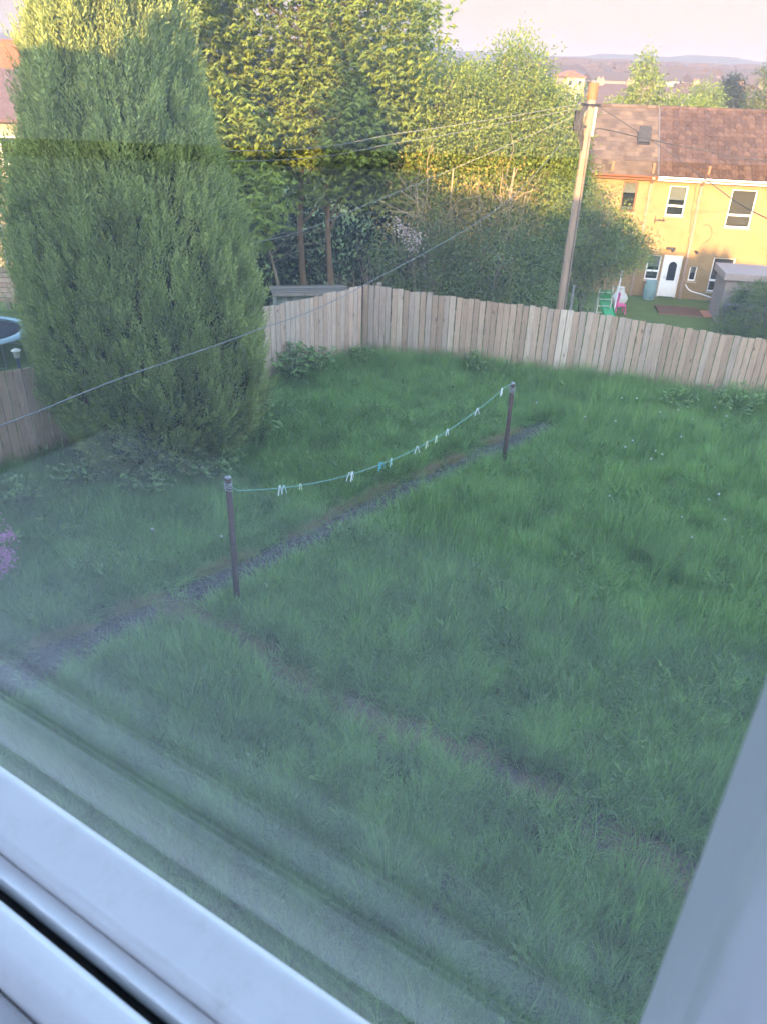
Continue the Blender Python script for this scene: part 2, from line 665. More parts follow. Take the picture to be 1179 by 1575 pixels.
for _ in range(2600):
    s_ = random.uniform(0, PL)
    c_ = random.gauss(0, 0.5)
    if abs(c_) > 1.15:
        continue
    p = P0 + PD * s_ + PN * c_ * path_half(s_)
    r = random.uniform(0.006, 0.02)
    g.ball((p[0], p[1], float(terrain(p[0], p[1])) + 0.03 + r * 0.2), r, 5, 3, (1, random.uniform(0.7, 1.3), 0.7))
structure(g.build('gravel', gravel_stone), 'stuff')

# ------------------------------------------------------------------ our own house round the window (it shades the garden)
plaster = mat('room_plaster', (0.80, 0.80, 0.80), (0.76, 0.76, 0.77), scale=3, rough=0.8, bump=0.05)
wallpaint = mat('room_wall_paint', (0.80, 0.80, 0.82), (0.76, 0.76, 0.79), scale=3, rough=0.85, bump=0.05)
render_w = mat('house_roughcast', (0.55, 0.5, 0.42), (0.48, 0.44, 0.37), scale=6, rough=0.95, bump=0.4)
carpet = mat('carpet', (0.52, 0.51, 0.505), (0.46, 0.45, 0.45), scale=30, rough=1.0, bump=0.4, spec=0.02)
tiles_own = mat('roof_slate', (0.09, 0.08, 0.08), (0.13, 0.11, 0.1), scale=10, rough=0.8)
BX = dict(o=(0, 0, 0), ex=HD, ey=HN, ez=Z3)


def hbox(gm, u0, u1, n0, n1, z0, z1):
    return gm.box(BX['o'], HD, HN, Z3, (u0, n0, z0), (u1, n1, z1))

g = Geo()
hbox(g, -22, 16, 0.0, 0.42, -0.3, 5.0)
hbox(g, -1.32, 1.22, 0.0, 0.155, 5.0, 5.23)
hbox(g, -22, 16, 0.0, 0.42, 6.70, 7.15)
hbox(g, -22, -1.32, 0.0, 0.42, 5.0, 6.70)
hbox(g, 1.22, 16, 0.0, 0.42, 5.0, 6.70)
structure(g.build('house_wall', plaster))
g = Geo()
hbox(g, -22, 16, -8.6, -8.2, -0.3, 7.1)            # far side of the house
hbox(g, 2.62, 2.9, -8.2, 0.0, -0.3, 7.0)
hbox(g, 15.7, 16, -8.2, 0.0, -0.3, 7.0)
hbox(g, -22, -21.7, -8.2, 0.0, -0.3, 7.0)
structure(g.build('gable_wall', plaster))
# unseen slanting wall and dark rail, added to cast a banded reflection
low_tone = mat('reflection_lower_tone', (0.60, 0.60, 0.63), (0.56, 0.56, 0.60), scale=3, rough=0.85, bump=0.05)  # lower part greyed to weaken the reflected veil there
SWA, SWB = np.array([-5.25, -0.35]), np.array([-0.14, -3.42])
_sd = unit(SWB - SWA)
SWX = HD * _sd[0] + HN * _sd[1]
SWN = HD * _sd[1] - HN * _sd[0]
if SWN @ (HD + HN) < 0:
    SWN = -SWN
SWL = float(np.linalg.norm(SWB - SWA))
g = Geo()
g.box(H(SWA[0], SWA[1], 0), SWX, -SWN, Z3, (0, 0, 5.66), (SWL, 0.12, 7.0))
structure(g.build('reflection_wall', wallpaint))
g = Geo()
g.box(H(SWA[0], SWA[1], 0), SWX, -SWN, Z3, (0, 0, 4.3), (SWL, 0.12, 5.659))
structure(g.build('reflection_wall_lower', low_tone))
g = Geo()
hbox(g, -0.2, 2.62, -3.55, -3.4, 4.3, 7.0)
structure(g.build('back_wall', wallpaint))
g = Geo()
hbox(g, -5.6, 2.62, -3.4, 0.0, 4.15, 4.3)
structure(g.build('room_floor', carpet))
rail_dark = mat('reflection_rail_dark', (0.035, 0.022, 0.015), (0.06, 0.038, 0.025), scale=12, rough=0.5)  # rail invented so the glass reflects a dark band
g = Geo()
g.box(H(SWA[0], SWA[1], 0), SWX, SWN, Z3, (0.02, 0.001, 5.645), (SWL - 0.02, 0.03, 5.71))
structure(g.build('reflection_rail', rail_dark))
RIDGE = 8.70
_sl = (RIDGE - 7.30) / 4.85


def _rz(n):
    return 7.30 + (0.85 - n) * _sl

g = Geo()
full = [(0.85, 7.16), (0.85, 7.30), (-4.0, RIDGE), (-8.9, 7.3), (-8.9, 7.16)]
g.prism(full, (0, 0, 0), HN, Z3, HD, -22.3, -4.9)
g.prism(full, (0, 0, 0), HN, Z3, HD, 2.6, 16.3)
# roof opening added to brighten the room, in the slope away from the sun
g.prism([(0.85, 7.16), (0.85, 7.30), (-0.75, _rz(-0.75)), (-0.75, 7.16)], (0, 0, 0), HN, Z3, HD, -4.9, 2.6)
g.prism([(-3.4, 7.16), (-3.4, _rz(-3.4)), (-4.0, RIDGE), (-8.9, 7.3), (-8.9, 7.16)], (0, 0, 0), HN, Z3, HD, -4.9, 2.6)
for u0, w in ((-5.2, 1.3), (-14.0, 1.4), (6.5, 1.6)):       # stacks and pots added to roughen the ridge's shadow on the conifer
    hbox(g, u0, u0 + w, -4.35, -3.65, RIDGE - 0.6, RIDGE + 0.26)
    for k in range(3):
        p = H(u0 + w * (k + 0.5) / 3, -4.0, RIDGE + 0.26)
        g.tube([p, p + Z3 * 0.35], [0.13, 0.10], 9)
structure(g.build('roof', tiles_own))

# ------------------------------------------------------------------ the window we look through
upvc = mat('white_upvc', (0.76, 0.75, 0.76), (0.70, 0.69, 0.705), scale=7, rough=0.28, bump=0.02, bump_scale=9, spec=0.5, fine=22)
rubber = mat('black_rubber', (0.008, 0.008, 0.009), (0.014, 0.014, 0.015), scale=20, rough=0.7)
sill_paint = mat('sill_paint', (0.50, 0.495, 0.51), (0.45, 0.445, 0.465), scale=4, rough=0.35, spec=0.4, fine=30)


def glass_mat(name, veil, tintc):
    m, nt, out = new_mat(name)
    lw = nt.nodes.new('ShaderNodeNewGeometry')
    dot = nt.nodes.new('ShaderNodeVectorMath')
    dot.operation = 'DOT_PRODUCT'
    nt.links.new(lw.outputs['Normal'], dot.inputs[0])
    nt.links.new(lw.outputs['Incoming'], dot.inputs[1])
    ab = nt.nodes.new('ShaderNodeMath')
    ab.operation = 'ABSOLUTE'
    nt.links.new(dot.outputs['Value'], ab.inputs[0])
    om = nt.nodes.new('ShaderNodeMath')
    om.operation = 'SUBTRACT'
    om.inputs[0].default_value = 1.0
    nt.links.new(ab.outputs[0], om.inputs[1])
    pw = nt.nodes.new('ShaderNodeMath')
    pw.operation = 'POWER'
    pw.inputs[1].default_value = 5.0
    nt.links.new(om.outputs[0], pw.inputs[0])
    ma = nt.nodes.new('ShaderNodeMath')
    ma.operation = 'MULTIPLY_ADD'
    ma.inputs[1].default_value = 0.955
    ma.inputs[2].default_value = 0.045
    nt.links.new(pw.outputs[0], ma.inputs[0])
    tr = nt.nodes.new('ShaderNodeBsdfTransparent')
    tr.inputs[0].default_value = (*tintc, 1)
    gl = nt.nodes.new('ShaderNodeBsdfGlossy')
    gl.inputs['Roughness'].default_value = 0.0
    mx = nt.nodes.new('ShaderNodeMixShader')
    nt.links.new(ma.outputs[0], mx.inputs[0])
    nt.links.new(tr.outputs[0], mx.inputs[1])
    nt.links.new(gl.outputs[0], mx.inputs[2])
    last = mx.outputs[0]
    if veil > 0:  # pale smeared film standing in for part of the reflected veil
        t = nt.nodes.new('ShaderNodeTexCoord')
        n1 = nt.nodes.new('ShaderNodeTexNoise')
        n1.inputs['Scale'].default_value = 2.2
        n1.inputs['Detail'].default_value = 4
        nt.links.new(t.outputs['Object'], n1.inputs[0])
        n2 = nt.nodes.new('ShaderNodeTexNoise')
        n2.inputs['Scale'].default_value = 26
        n2.inputs['Detail'].default_value = 6
        nt.links.new(t.outputs['Object'], n2.inputs[0])
        r1 = ramp(nt, [(0.3, (0.5, 0.5, 0.5)), (0.7, (1.3, 1.3, 1.3))])
        nt.links.new(n1.outputs['Fac'], r1.inputs[0])
        r2 = ramp(nt, [(0.3, (0.8, 0.8, 0.8)), (0.7, (1.15, 1.15, 1.15))])
        nt.links.new(n2.outputs['Fac'], r2.inputs[0])
        mu = nt.nodes.new('ShaderNodeMath')
        mu.operation = 'MULTIPLY'
        nt.links.new(r1.outputs[0], mu.inputs[0])
        nt.links.new(r2.outputs[0], mu.inputs[1])
        m2 = nt.nodes.new('ShaderNodeMath')
        m2.operation = 'MULTIPLY'
        m2.inputs[1].default_value = veil
        nt.links.new(mu.outputs[0], m2.inputs[0])
        df = nt.nodes.new('ShaderNodeBsdfDiffuse')
        df.inputs[0].default_value = (0.8, 0.8, 0.82, 1)
        tl = nt.nodes.new('ShaderNodeBsdfTranslucent')
        tl.inputs[0].default_value = (0.8, 0.8, 0.82, 1)
        md = nt.nodes.new('ShaderNodeMixShader')
        nt.links.new(df.outputs[0], md.inputs[1])
        nt.links.new(tl.outputs[0], md.inputs[2])
        mo = nt.nodes.new('ShaderNodeMixShader')
        nt.links.new(m2.outputs[0], mo.inputs[0])
        nt.links.new(last, mo.inputs[1])
        nt.links.new(md.outputs[0], mo.inputs[2])
        last = mo.outputs[0]
    nt.links.new(last, out.inputs[0])
    return m

PU0, PU1, PZ0, PZ1 = -1.22, 0.0135, -0.698, 0.62      # clear glass, relative to the eye height
win = thing('window', 'white plastic window close to the eye, its lower bar and right bar framing the view', 'window', H(-0.6, 0.27, 5.3))
EZ = np.array([0, 0, EYE[2]])


def rounded(poly, r=0.004, k=3):
    """Rounds the corners of a profile."""
    out = []
    n = len(poly)
    for i in range(n):
        p0, p1, p2 = (np.array(poly[(i + d) % n], float) for d in (-1, 0, 1))
        a, b = p0 - p1, p2 - p1
        ra = min(r, np.linalg.norm(a) * 0.4)
        rb = min(r, np.linalg.norm(b) * 0.4)
        A, B = p1 + unit(a) * ra, p1 + unit(b) * rb
        for t in np.linspace(0, 1, k + 1):
            out.append(tuple((1 - t) ** 2 * A + 2 * t * (1 - t) * p1 + t * t * B))
    return out

# cross-sections as (n, height below/outside the clear glass edge e): e = 0 at the glass edge, growing outwards
SASH = [(0.345, 0.13), (0.345, 0.115), (0.302, 0.0), (0.295, -0.002), (0.252, 0.012), (0.246, 0.018), (0.244, 0.035), (0.244, 0.13)]
STEP = [(0.2435, 0.13), (0.2435, 0.034), (0.224, 0.026), (0.224, 0.13)]
GASK = [(0.2235, 0.10), (0.2235, 0.050), (0.2065, 0.050), (0.2065, 0.10)]
OUTR = [(0.206, 0.13), (0.206, 0.014), (0.200, 0.006), (0.180, 0.009), (0.167, 0.018), (0.160, 0.034), (0.160, 0.13)]


def bar(gm, prof, side, r=0.005):
    p = rounded(prof, r)
    if side == 'bottom':
        gm.prism([(n, PZ0 - e) for n, e in p], EZ, HN, Z3, HD, PU0 - 0.12, PU1 + 0.12)
    elif side == 'top':
        gm.prism([(n, PZ1 + e) for n, e in p], EZ, HN, Z3, HD, PU0 - 0.12, PU1 + 0.12)
    elif side == 'left':
        gm.prism([(n, PU0 - e) for n, e in p], EZ, HN, HD, Z3, PZ0 - 0.119, PZ1 + 0.119)
    else:
        gm.prism([(n, PU1 + e) for n, e in p], EZ, HN, HD, Z3, PZ0 - 0.119, PZ1 + 0.119)

g = Geo()
for sd in ('bottom', 'top', 'left', 'right'):
    bar(g, SASH, sd)
sash = g.build('sash', upvc, win, smooth=False)
g = Geo()
for sd in ('bottom', 'top', 'left', 'right'):
    bar(g, STEP, sd, 0.003)
    bar(g, OUTR, sd, 0.006)
g.box(EZ, HD, HN, Z3, (PU1 + 0.128, 0.165, PZ0 - 0.12), (1.2, 0.34, PZ0 + 0.02))
g.box(EZ, HD, HN, Z3, (PU1 + 0.128, 0.165, PZ1 - 0.02), (1.2, 0.34, PZ1 + 0.08))
g.box(EZ, HD, HN, Z3, (1.14, 0.166, PZ0 + 0.02), (1.2, 0.339, PZ1 - 0.02))
g.build('frame', upvc, win)
g = Geo()
for sd in ('bottom', 'top', 'left', 'right'):
    bar(g, GASK, sd, 0.001)
g.build('gasket', rubber, win)
g = Geo()
g.prism(rounded([(0.159, -0.765), (0.159, -0.738), (-0.445, -0.733), (-0.458, -0.745), (-0.458, -0.765)], 0.006), EZ, HN, Z3, HD, PU0 - 0.16, 1.2)  # sill drawn deep into the room so its reflection veils the glass
g.build('sill', sill_paint, win)
g = Geo()
g.box(EZ, HD, HN, Z3, (PU0 - 0.01, 0.303, PZ0 - 0.01), (PU1 + 0.01, 0.307, PZ1 + 0.01))
g.build('pane', glass_mat('veiled_glass', 0.016, (0.99, 1.0, 0.995)), win)
g = Geo()
g.box(EZ, HD, HN, Z3, (PU0 - 0.01, 0.327, PZ0 - 0.01), (PU1 + 0.01, 0.331, PZ1 + 0.01))
g.build('pane', glass_mat('clear_glass', 0.0, (0.985, 1.0, 0.99)), win)

# ------------------------------------------------------------------ long grass
def tuft_mesh(name, m, n, rad, lmin, lmax, width, lean, curl, tip=0.0):
    """One tuft of tapering, bending blades; five verts a side."""
    k = n
    ang = rng.uniform(0, 2 * np.pi, k)
    r = rad * np.sqrt(rng.uniform(0, 1, k))
    base = np.stack([r * np.cos(ang), r * np.sin(ang), np.full(k, -0.02)], 1)
    out = ang + rng.normal(0, 0.9, k)
    dirh = np.stack([np.cos(out), np.sin(out), np.zeros(k)], 1)
    L = rng.uniform(lmin, lmax, k)
    le = np.abs(rng.normal(lean, lean * 0.6, k))
    cu = np.abs(rng.normal(curl, curl * 0.5, k))
    tw = rng.uniform(0, np.pi, k)
    side = np.stack([np.cos(tw), np.sin(tw), np.zeros(k)], 1)
    rows = []
    segs = 4
    for i in range(segs + 1):
        t = i / segs
        th = le + cu * t
        p = base + (dirh * np.sin(th)[:, None] + Z3 * np.cos(th)[:, None]) * (L * t)[:, None]
        w = width * (1 - t ** 1.6) * 0.5 + 0.0003
        rows.append(p + side * w)
        rows.append(p - side * w)
    V = np.stack(rows, 1)
    nv = V.shape[1]
    b = np.arange(k)[:, None] * nv
    F = []
    for i in range(segs):
        F.append(np.concatenate([b + 2 * i, b + 2 * i + 1, b + 2 * i + 3, b + 2 * i + 2], 1))
    F = np.stack(F, 1).reshape(-1, 4)
    v = np.repeat(rng.uniform(0, 1, k), segs)
    me_o = np_mesh(name, V.reshape(-1, 3), F, m, v=v)
    me_o['kind'] = 'stuff'
    COL.objects.unlink(me_o)
    return me_o


def scatter(name, pts, rot, scl, sources, label):
    """Instances the tufts on points (stuff nobody could count)."""
    cc = bpy.data.collections.new(name + '_kinds')
    for o in sources:
        cc.objects.link(o)
    me = bpy.data.meshes.new(name)
    me.vertices.add(len(pts))
    me.vertices.foreach_set('co', np.asarray(pts, np.float32).ravel())
    a = me.attributes.new('rot', 'FLOAT_VECTOR', 'POINT')
    a.data.foreach_set('vector', np.asarray(rot, np.float32).ravel())
    a = me.attributes.new('scl', 'FLOAT_VECTOR', 'POINT')
    a.data.foreach_set('vector', np.asarray(scl, np.float32).ravel())
    a = me.attributes.new('pick', 'INT', 'POINT')
    a.data.foreach_set('value', rng.integers(0, len(sources), len(pts)).astype(np.int32))
    o = bpy.data.objects.new(name, me)
    COL.objects.link(o)
    ng = bpy.data.node_groups.new(name, 'GeometryNodeTree')
    ng.interface.new_socket('Geometry', in_out='INPUT', socket_type='NodeSocketGeometry')
    ng.interface.new_socket('Geometry', in_out='OUTPUT', socket_type='NodeSocketGeometry')
    gi = ng.nodes.new('NodeGroupInput')
    go = ng.nodes.new('NodeGroupOutput')
    ip = ng.nodes.new('GeometryNodeInstanceOnPoints')
    ci = ng.nodes.new('GeometryNodeCollectionInfo')
    ci.inputs['Collection'].default_value = cc
    ci.inputs['Separate Children'].default_value = True
    ci.inputs['Reset Children'].default_value = True
    ip.inputs['Pick Instance'].default_value = True

    def named(nm, tp):
        n = ng.nodes.new('GeometryNodeInputNamedAttribute')
        n.data_type = tp
        n.inputs['Name'].default_value = nm
        return n.outputs['Attribute']
    ng.links.new(gi.outputs[0], ip.inputs['Points'])
    ng.links.new(ci.outputs[0], ip.inputs['Instance'])
    ng.links.new(named('pick', 'INT'), ip.inputs['Instance Index'])
    er = ng.nodes.new('FunctionNodeEulerToRotation')
    ng.links.new(named('rot', 'FLOAT_VECTOR'), er.inputs[0])
    ng.links.new(er.outputs[0], ip.inputs['Rotation'])
    ng.links.new(named('scl', 'FLOAT_VECTOR'), ip.inputs['Scale'])
    ng.links.new(ip.outputs[0], go.inputs[0])
    md = o.modifiers.new('tufts', 'NODES')
    md.node_group = ng
    tag(o, label, 'grass')
    o['kind'] = 'stuff'
    return o

grass_m = leaf_mat('grass_blade', (0.028, 0.082, 0.025), (0.29, 0.47, 0.14), trans=0.44, world_scale=1.3, rough=0.5, per_tuft=0.5)
hay_m = leaf_mat('dead_grass', (0.17, 0.125, 0.06), (0.34, 0.27, 0.14), trans=0.2, world_scale=2.0, rough=0.8)

tufts = [tuft_mesh('grass_tuft', grass_m, 40, 0.08, 0.16, 0.38, 0.0095, 0.14, 0.30),
         tuft_mesh('grass_tuft', grass_m, 34, 0.07, 0.22, 0.48, 0.0085, 0.10, 0.45),
         tuft_mesh('grass_tuft', grass_m, 40, 0.09, 0.12, 0.28, 0.0105, 0.28, 0.35),
         tuft_mesh('grass_tuft', grass_m, 26, 0.08, 0.28, 0.56, 0.0080, 0.16, 0.85),
         tuft_mesh('grass_tuft', grass_m, 44, 0.09, 0.10, 0.24, 0.0090, 0.22, 0.30)]
seedy = [tuft_mesh('grass_stalk', hay_m, 5, 0.07, 0.35, 0.55, 0.0035, 0.18, 0.5)]
deadt = [tuft_mesh('dead_grass_tuft', hay_m, 40, 0.08, 0.05, 0.14, 0.006, 0.7, 0.7),
         tuft_mesh('dead_grass_tuft', hay_m, 30, 0.09, 0.06, 0.18, 0.005, 0.9, 0.6)]


def in_view(x, y, z=0.2, pad=0.12):
    dx, dy, dz = x, y, z - EYE[2]
    p = R_(29.8)
    d = dy * math.cos(p) - dz * math.sin(p)
    up = dy * math.sin(p) + dz * math.cos(p)
    q = R_(2.1)
    a, b = (dx * math.cos(q) + up * math.sin(q)) / d, (up * math.cos(q) - dx * math.sin(q)) / d
    return (d > 0.3) & (np.abs(a) < 0.499 + pad) & (np.abs(b) < 0.666 + pad)


def vnoise(x, y, s, seed=0.0):
    return np.array([mnoise.noise(Vector((a * s + seed, b * s - seed, seed))) for a, b in zip(x, y)])

Q0, Q1 = np.array([-2.75, 7.72]), np.array([3.6, 3.75])
QD = unit(Q1 - Q0)
QN = np.array([QD[1], -QD[0]])
N_T = 50000
x = rng.uniform(-9, 12, N_T)
y = rng.uniform(1.5, 18.5, N_T)
keep = in_garden(x, y, 0.05) & in_view(x, y)
x, y = x[keep], y[keep]
ps, pd = path_coords(x, y)
on_path = (ps > -0.3) & (ps < PL + 0.2) & (np.abs(pd) < path_half(ps) * 1.0 + 0.03)
near_path = (ps > -0.3) & (ps < PL + 0.2) & (np.abs(pd) < path_half(ps) + 0.20)
qs = (x - Q0[0]) * QD[0] + (y - Q0[1]) * QD[1]
qd = (x - Q0[0]) * QN[0] + (y - Q0[1]) * QN[1]
qn = vnoise(x, y, 2.3, 4.0)
in_q = (qs > 0) & (np.abs(qd + 0.12 * np.sin(qs * 1.7)) < 0.24 + 0.20 * qn)
rnd = rng.uniform(0, 1, len(x))
keep = ~(on_path & (rnd > 0.07)) & ~(in_q & (rnd > 0.12))
x, y, ps, pd, qs, qd, in_q, near_path, on_path, rnd = (a[keep] for a in (x, y, ps, pd, qs, qd, in_q, near_path, on_path, rnd))
h1 = vnoise(x, y, 0.55, 1.0)
h2 = vnoise(x, y, 1.9, 2.0)
hs = 0.92 + 0.35 * h1 + 0.55 * h2 + rng.normal(0, 0.12, len(x))
hs *= np.where(pd < 0, 0.80, 1.0)                   # shorter between the path and the conifer
hs *= np.where(near_path, 0.34, 1.0)
_w = unit(B_F - CORNER)
_db = (x - CORNER[0]) * _w[1] - (y - CORNER[1]) * _w[0]
hs *= 1 + 0.55 * np.exp(-(_db / 0.8) ** 2)                 # left uncut against the back fence
hs *= np.where(pd > 0.3, 1.12, 1.0)
hs *= np.where(in_q | on_path, 0.5, 1.0)
hs = np.clip(hs * 1.12, 0.28, 2.1)
rot = np.stack([rng.normal(0.05, 0.12, len(x)), rng.normal(0.03, 0.12, len(x)), rng.uniform(0, 6.28, len(x))], 1)
wid = rng.uniform(0.85, 1.2, len(x))
scatter('grass', np.stack([x, y, terrain(x, y)], 1), rot, np.stack([wid, wid, hs], 1), tufts, 'long uncut green grass filling the garden')
# broad low leaves (dock, clover, dandelion) among the blades
def rosette_mesh(name, m, n, lmin, lmax, w, rise):
    a = rng.uniform(0, 6.28, n)
    D = np.stack([np.cos(a), np.sin(a), rng.uniform(rise * 0.4, rise * 1.5, n)], 1)
    P = np.stack([0.03 * np.cos(a), 0.03 * np.sin(a), rng.uniform(0.02, 0.20, n)], 1)
    L = rng.uniform(lmin, lmax, n)
    V, F = kites(P, D, L, L * w, up=np.tile([0, 0, 1.0], (n, 1)) + rng.normal(0, 0.2, (n, 3)))
    o = np_mesh(name, V, F, m, v=rng.uniform(0, 1, n))
    o['kind'] = 'stuff'
    COL.objects.unlink(o)
    return o

weed_low = leaf_mat('low_weed_leaf', (0.035, 0.09, 0.024), (0.20, 0.31, 0.085), trans=0.3, world_scale=2.0, per_tuft=0.4)
lowweeds = [rosette_mesh('low_weed', weed_low, 12, 0.05, 0.10, 0.36, 1.0), rosette_mesh('low_weed', weed_low, 34, 0.018, 0.036, 0.8, 0.7), rosette_mesh('low_weed', weed_low, 9, 0.07, 0.15, 0.16, 1.6)]
k = (vnoise(x, y, 0.9, 21.0) + rng.normal(0, 0.12, len(x)) > 0.22) & (rng.uniform(0, 1, len(x)) < 0.22)
scatter('low_weeds', np.stack([x[k], y[k], terrain(x[k], y[k]) + 0.10 * hs[k]], 1), rot[k] * np.array([1, 1, 1]), np.stack([wid[k] * 1.1] * 3, 1), lowweeds, 'patches of broad leaved weeds and clover in the long grass')
# pale seed stalks here and there
k = rng.uniform(0, 1, len(x)) < 0.06
scatter('seed_stalk_grass', np.stack([x[k], y[k], terrain(x[k], y[k])], 1), rot[k], np.stack([wid[k], wid[k], hs[k] * 0.95], 1), seedy, 'pale thin seed stalks standing in the long grass')
# dead grass along the upper edge of the path and in the bare strip
n = 900
s_ = rng.uniform(1.2, PL, n)
d_ = -path_half(s_) - np.abs(rng.normal(0, 0.05, n)) + 0.03
dx, dy = P0[0] + PD[0] * s_ + PN[0] * d_, P0[1] + PD[1] * s_ + PN[1] * d_
n = 700
s2 = rng.uniform(-0.1, 7.3, n)
d2 = rng.normal(0, 0.16, n) - 0.12 * np.sin(s2 * 1.7)
dx = np.concatenate([dx, Q0[0] + QD[0] * s2 + QN[0] * d2])
dy = np.concatenate([dy, Q0[1] + QD[1] * s2 + QN[1] * d2])
k = vnoise(dx, dy, 1.6, 9.0) > -0.12
dx, dy = dx[k], dy[k]
scatter('dead_grass', np.stack([dx, dy, terrain(dx, dy) + 0.02], 1), np.stack([np.zeros(len(dx))] * 2 + [rng.uniform(0, 6.28, len(dx))], 1),
        np.stack([rng.uniform(0.7, 1.3, len(dx))] * 3, 1), deadt, 'straw coloured dead grass along the path edge and bare strip')
# trodden earth showing through in the bare strip
earth = mat('bare_earth', (0.06, 0.046, 0.045), (0.14, 0.11, 0.105), scale=7, rough=0.95, bump=0.8, bump_scale=45, spec=0.05)
V, F = [], []
ss = np.arange(-0.1, 7.3, 0.08)
for s_ in ss:
    for c_ in np.linspace(-1, 1, 7):
        hw = 0.24 + 0.07 * math.sin(s_ * 2.3) + 0.05 * math.sin(s_ * 5.1)
        p = Q0 + QD * s_ + QN * (c_ * hw - 0.12 * math.sin(s_ * 1.7))
        V.append((p[0], p[1], float(terrain(p[0], p[1])) + 0.022 - 0.014 * c_ * c_ + 0.015 * mnoise.noise(Vector((p[0] * 9, p[1] * 9, 1)))))
F = [(i * 7 + k, i * 7 + k + 1, (i + 1) * 7 + k + 1, (i + 1) * 7 + k) for i in range(len(ss) - 1) for k in range(6)]
structure(np_mesh('earth', V, F, earth, smooth=True))

# ------------------------------------------------------------------ weeds and flowers in the grass
weed_m = leaf_mat('weed_leaf', (0.06, 0.12, 0.035), (0.32, 0.46, 0.15), trans=0.35, world_scale=3)
stem_m = mat('green_stem', (0.06, 0.10, 0.03), (0.09, 0.12, 0.04), scale=30)


def weed(name, x, y, h, spread, n, leaf, label, lm=None, group=None):
    t = thing(name, label, 'weed', (x, y, float(terrain(x, y))), group)
    g = Geo()
    P, D = [], []
    for k in range(n):
        a = random.uniform(0, 6.28)
        r = spread * math.sqrt(random.random())
        hh = h * random.uniform(0.55, 1.0) * (1 - 0.35 * r / spread)
        b = np.array([x + 0.3 * r * math.cos(a), y + 0.3 * r * math.sin(a), float(terrain(x, y))])
        e = np.array([x + r * math.cos(a), y + r * math.sin(a), b[2] + hh])
        m_ = (b + e) / 2 + np.array([0, 0, 0.12 * h])
        g.tube([b, m_, e], [0.006, 0.005, 0.003], 4)
        for q in range(9):
            f = random.uniform(0.35, 1.0)
            p = b * (1 - f) ** 2 + 2 * f * (1 - f) * m_ + f * f * e
            w = random.uniform(0, 6.28)
            P.append(p)
            D.append((math.cos(w), math.sin(w), random.uniform(-0.35, 0.5)))
    g.build('stem', stem_m, t)
    P, D = np.array(P), np.array(D)
    V, F = kites(P, D, rng.uniform(leaf * 0.6, leaf * 1.2, len(P)), rng.uniform(leaf * 0.35, leaf * 0.6, len(P)), up=np.tile([0, 0, 1.0], (len(P), 1)) + rng.normal(0, 0.25, (len(P), 3)))
    np_mesh('leaves', V, F, lm or weed_m, t, v=rng.uniform(0, 1, len(F)))
    return t

weed('leafy_weed', -2.10, 15.95, 1.15, 0.55, 34, 0.15, 'bushy bright green weed against the left fence, farther up from the conifer')
weed('leafy_weed', -1.55, 16.55, 0.95, 0.48, 26, 0.14, 'leafy weed at the foot of the left fence, halfway to the corner')
weed('leafy_weed', -0.62, 17.35, 0.62, 0.42, 20, 0.11, 'low weed clump in the corner where the two fences meet')
weed('leafy_weed', -2.45, 12.75, 1.15, 0.60, 40, 0.13, 'tall weed clump spilling out on the right side of the big conifer')
weed('leafy_weed', -2.85, 11.45, 0.85, 0.60, 36, 0.13, 'weed clump at the conifer foot, nearest to the left washing line post')
weed('leafy_weed', -3.75, 10.85, 0.60, 0.50, 28, 0.12, 'low weeds in front of the middle of the conifer foot')
weed('leafy_weed', -4.85, 10.95, 0.62, 0.50, 26, 0.12, 'weed clump between the conifer foot and the near end of the left fence')
weed('leafy_weed', -5.55, 10.10, 0.75, 0.50, 26, 0.11, 'greyish weed clump at the left edge below the near left fence')
weed('leafy_weed', -2.10, 13.9, 0.45, 0.40, 18, 0.09, 'small weed clump in the grass right of the conifer, towards the left fence')
weed('leafy_weed', 7.15, 14.95, 0.85, 0.65, 36, 0.13, 'dark weed clump at the right end of the back fence')
weed('leafy_weed', 6.1, 15.25, 0.65, 0.50, 26, 0.11, 'low weed under the back fence, left of the dark clump at its right end')
weed('leafy_weed', 2.0, 16.95, 0.7, 0.45, 24, 0.11, 'weed clump under the middle of the back fence')

# pink flowering shrub at the left edge
petal_m = leaf_mat('pink_petal', (0.55, 0.16, 0.38), (0.80, 0.42, 0.62), trans=0.3, world_scale=6)
shr = weed('flowering_shrub', -5.25, 8.75, 0.55, 0.40, 22, 0.08, 'small shrub with bright pink blossom at the left edge of the lawn')
shr['category'] = 'shrub'
P = []
for c in ((-4.93, 8.50, 0.56), (-4.85, 8.28, 0.36), (-4.95, 8.22, 0.22), (-5.1, 8.45, 0.50), (-4.99, 8.36, 0.40), (-5.22, 8.75, 0.62)):
    P.append(np.array(c) + rng.normal(0, (0.055, 0.055, 0.05), (110, 3)))
P = np.concatenate(P)
V, F = kites(P, rng.normal(size=P.shape), 0.035, 0.03)
np_mesh('blossom', V, F, petal_m, shr, v=rng.uniform(0, 1, len(F)))

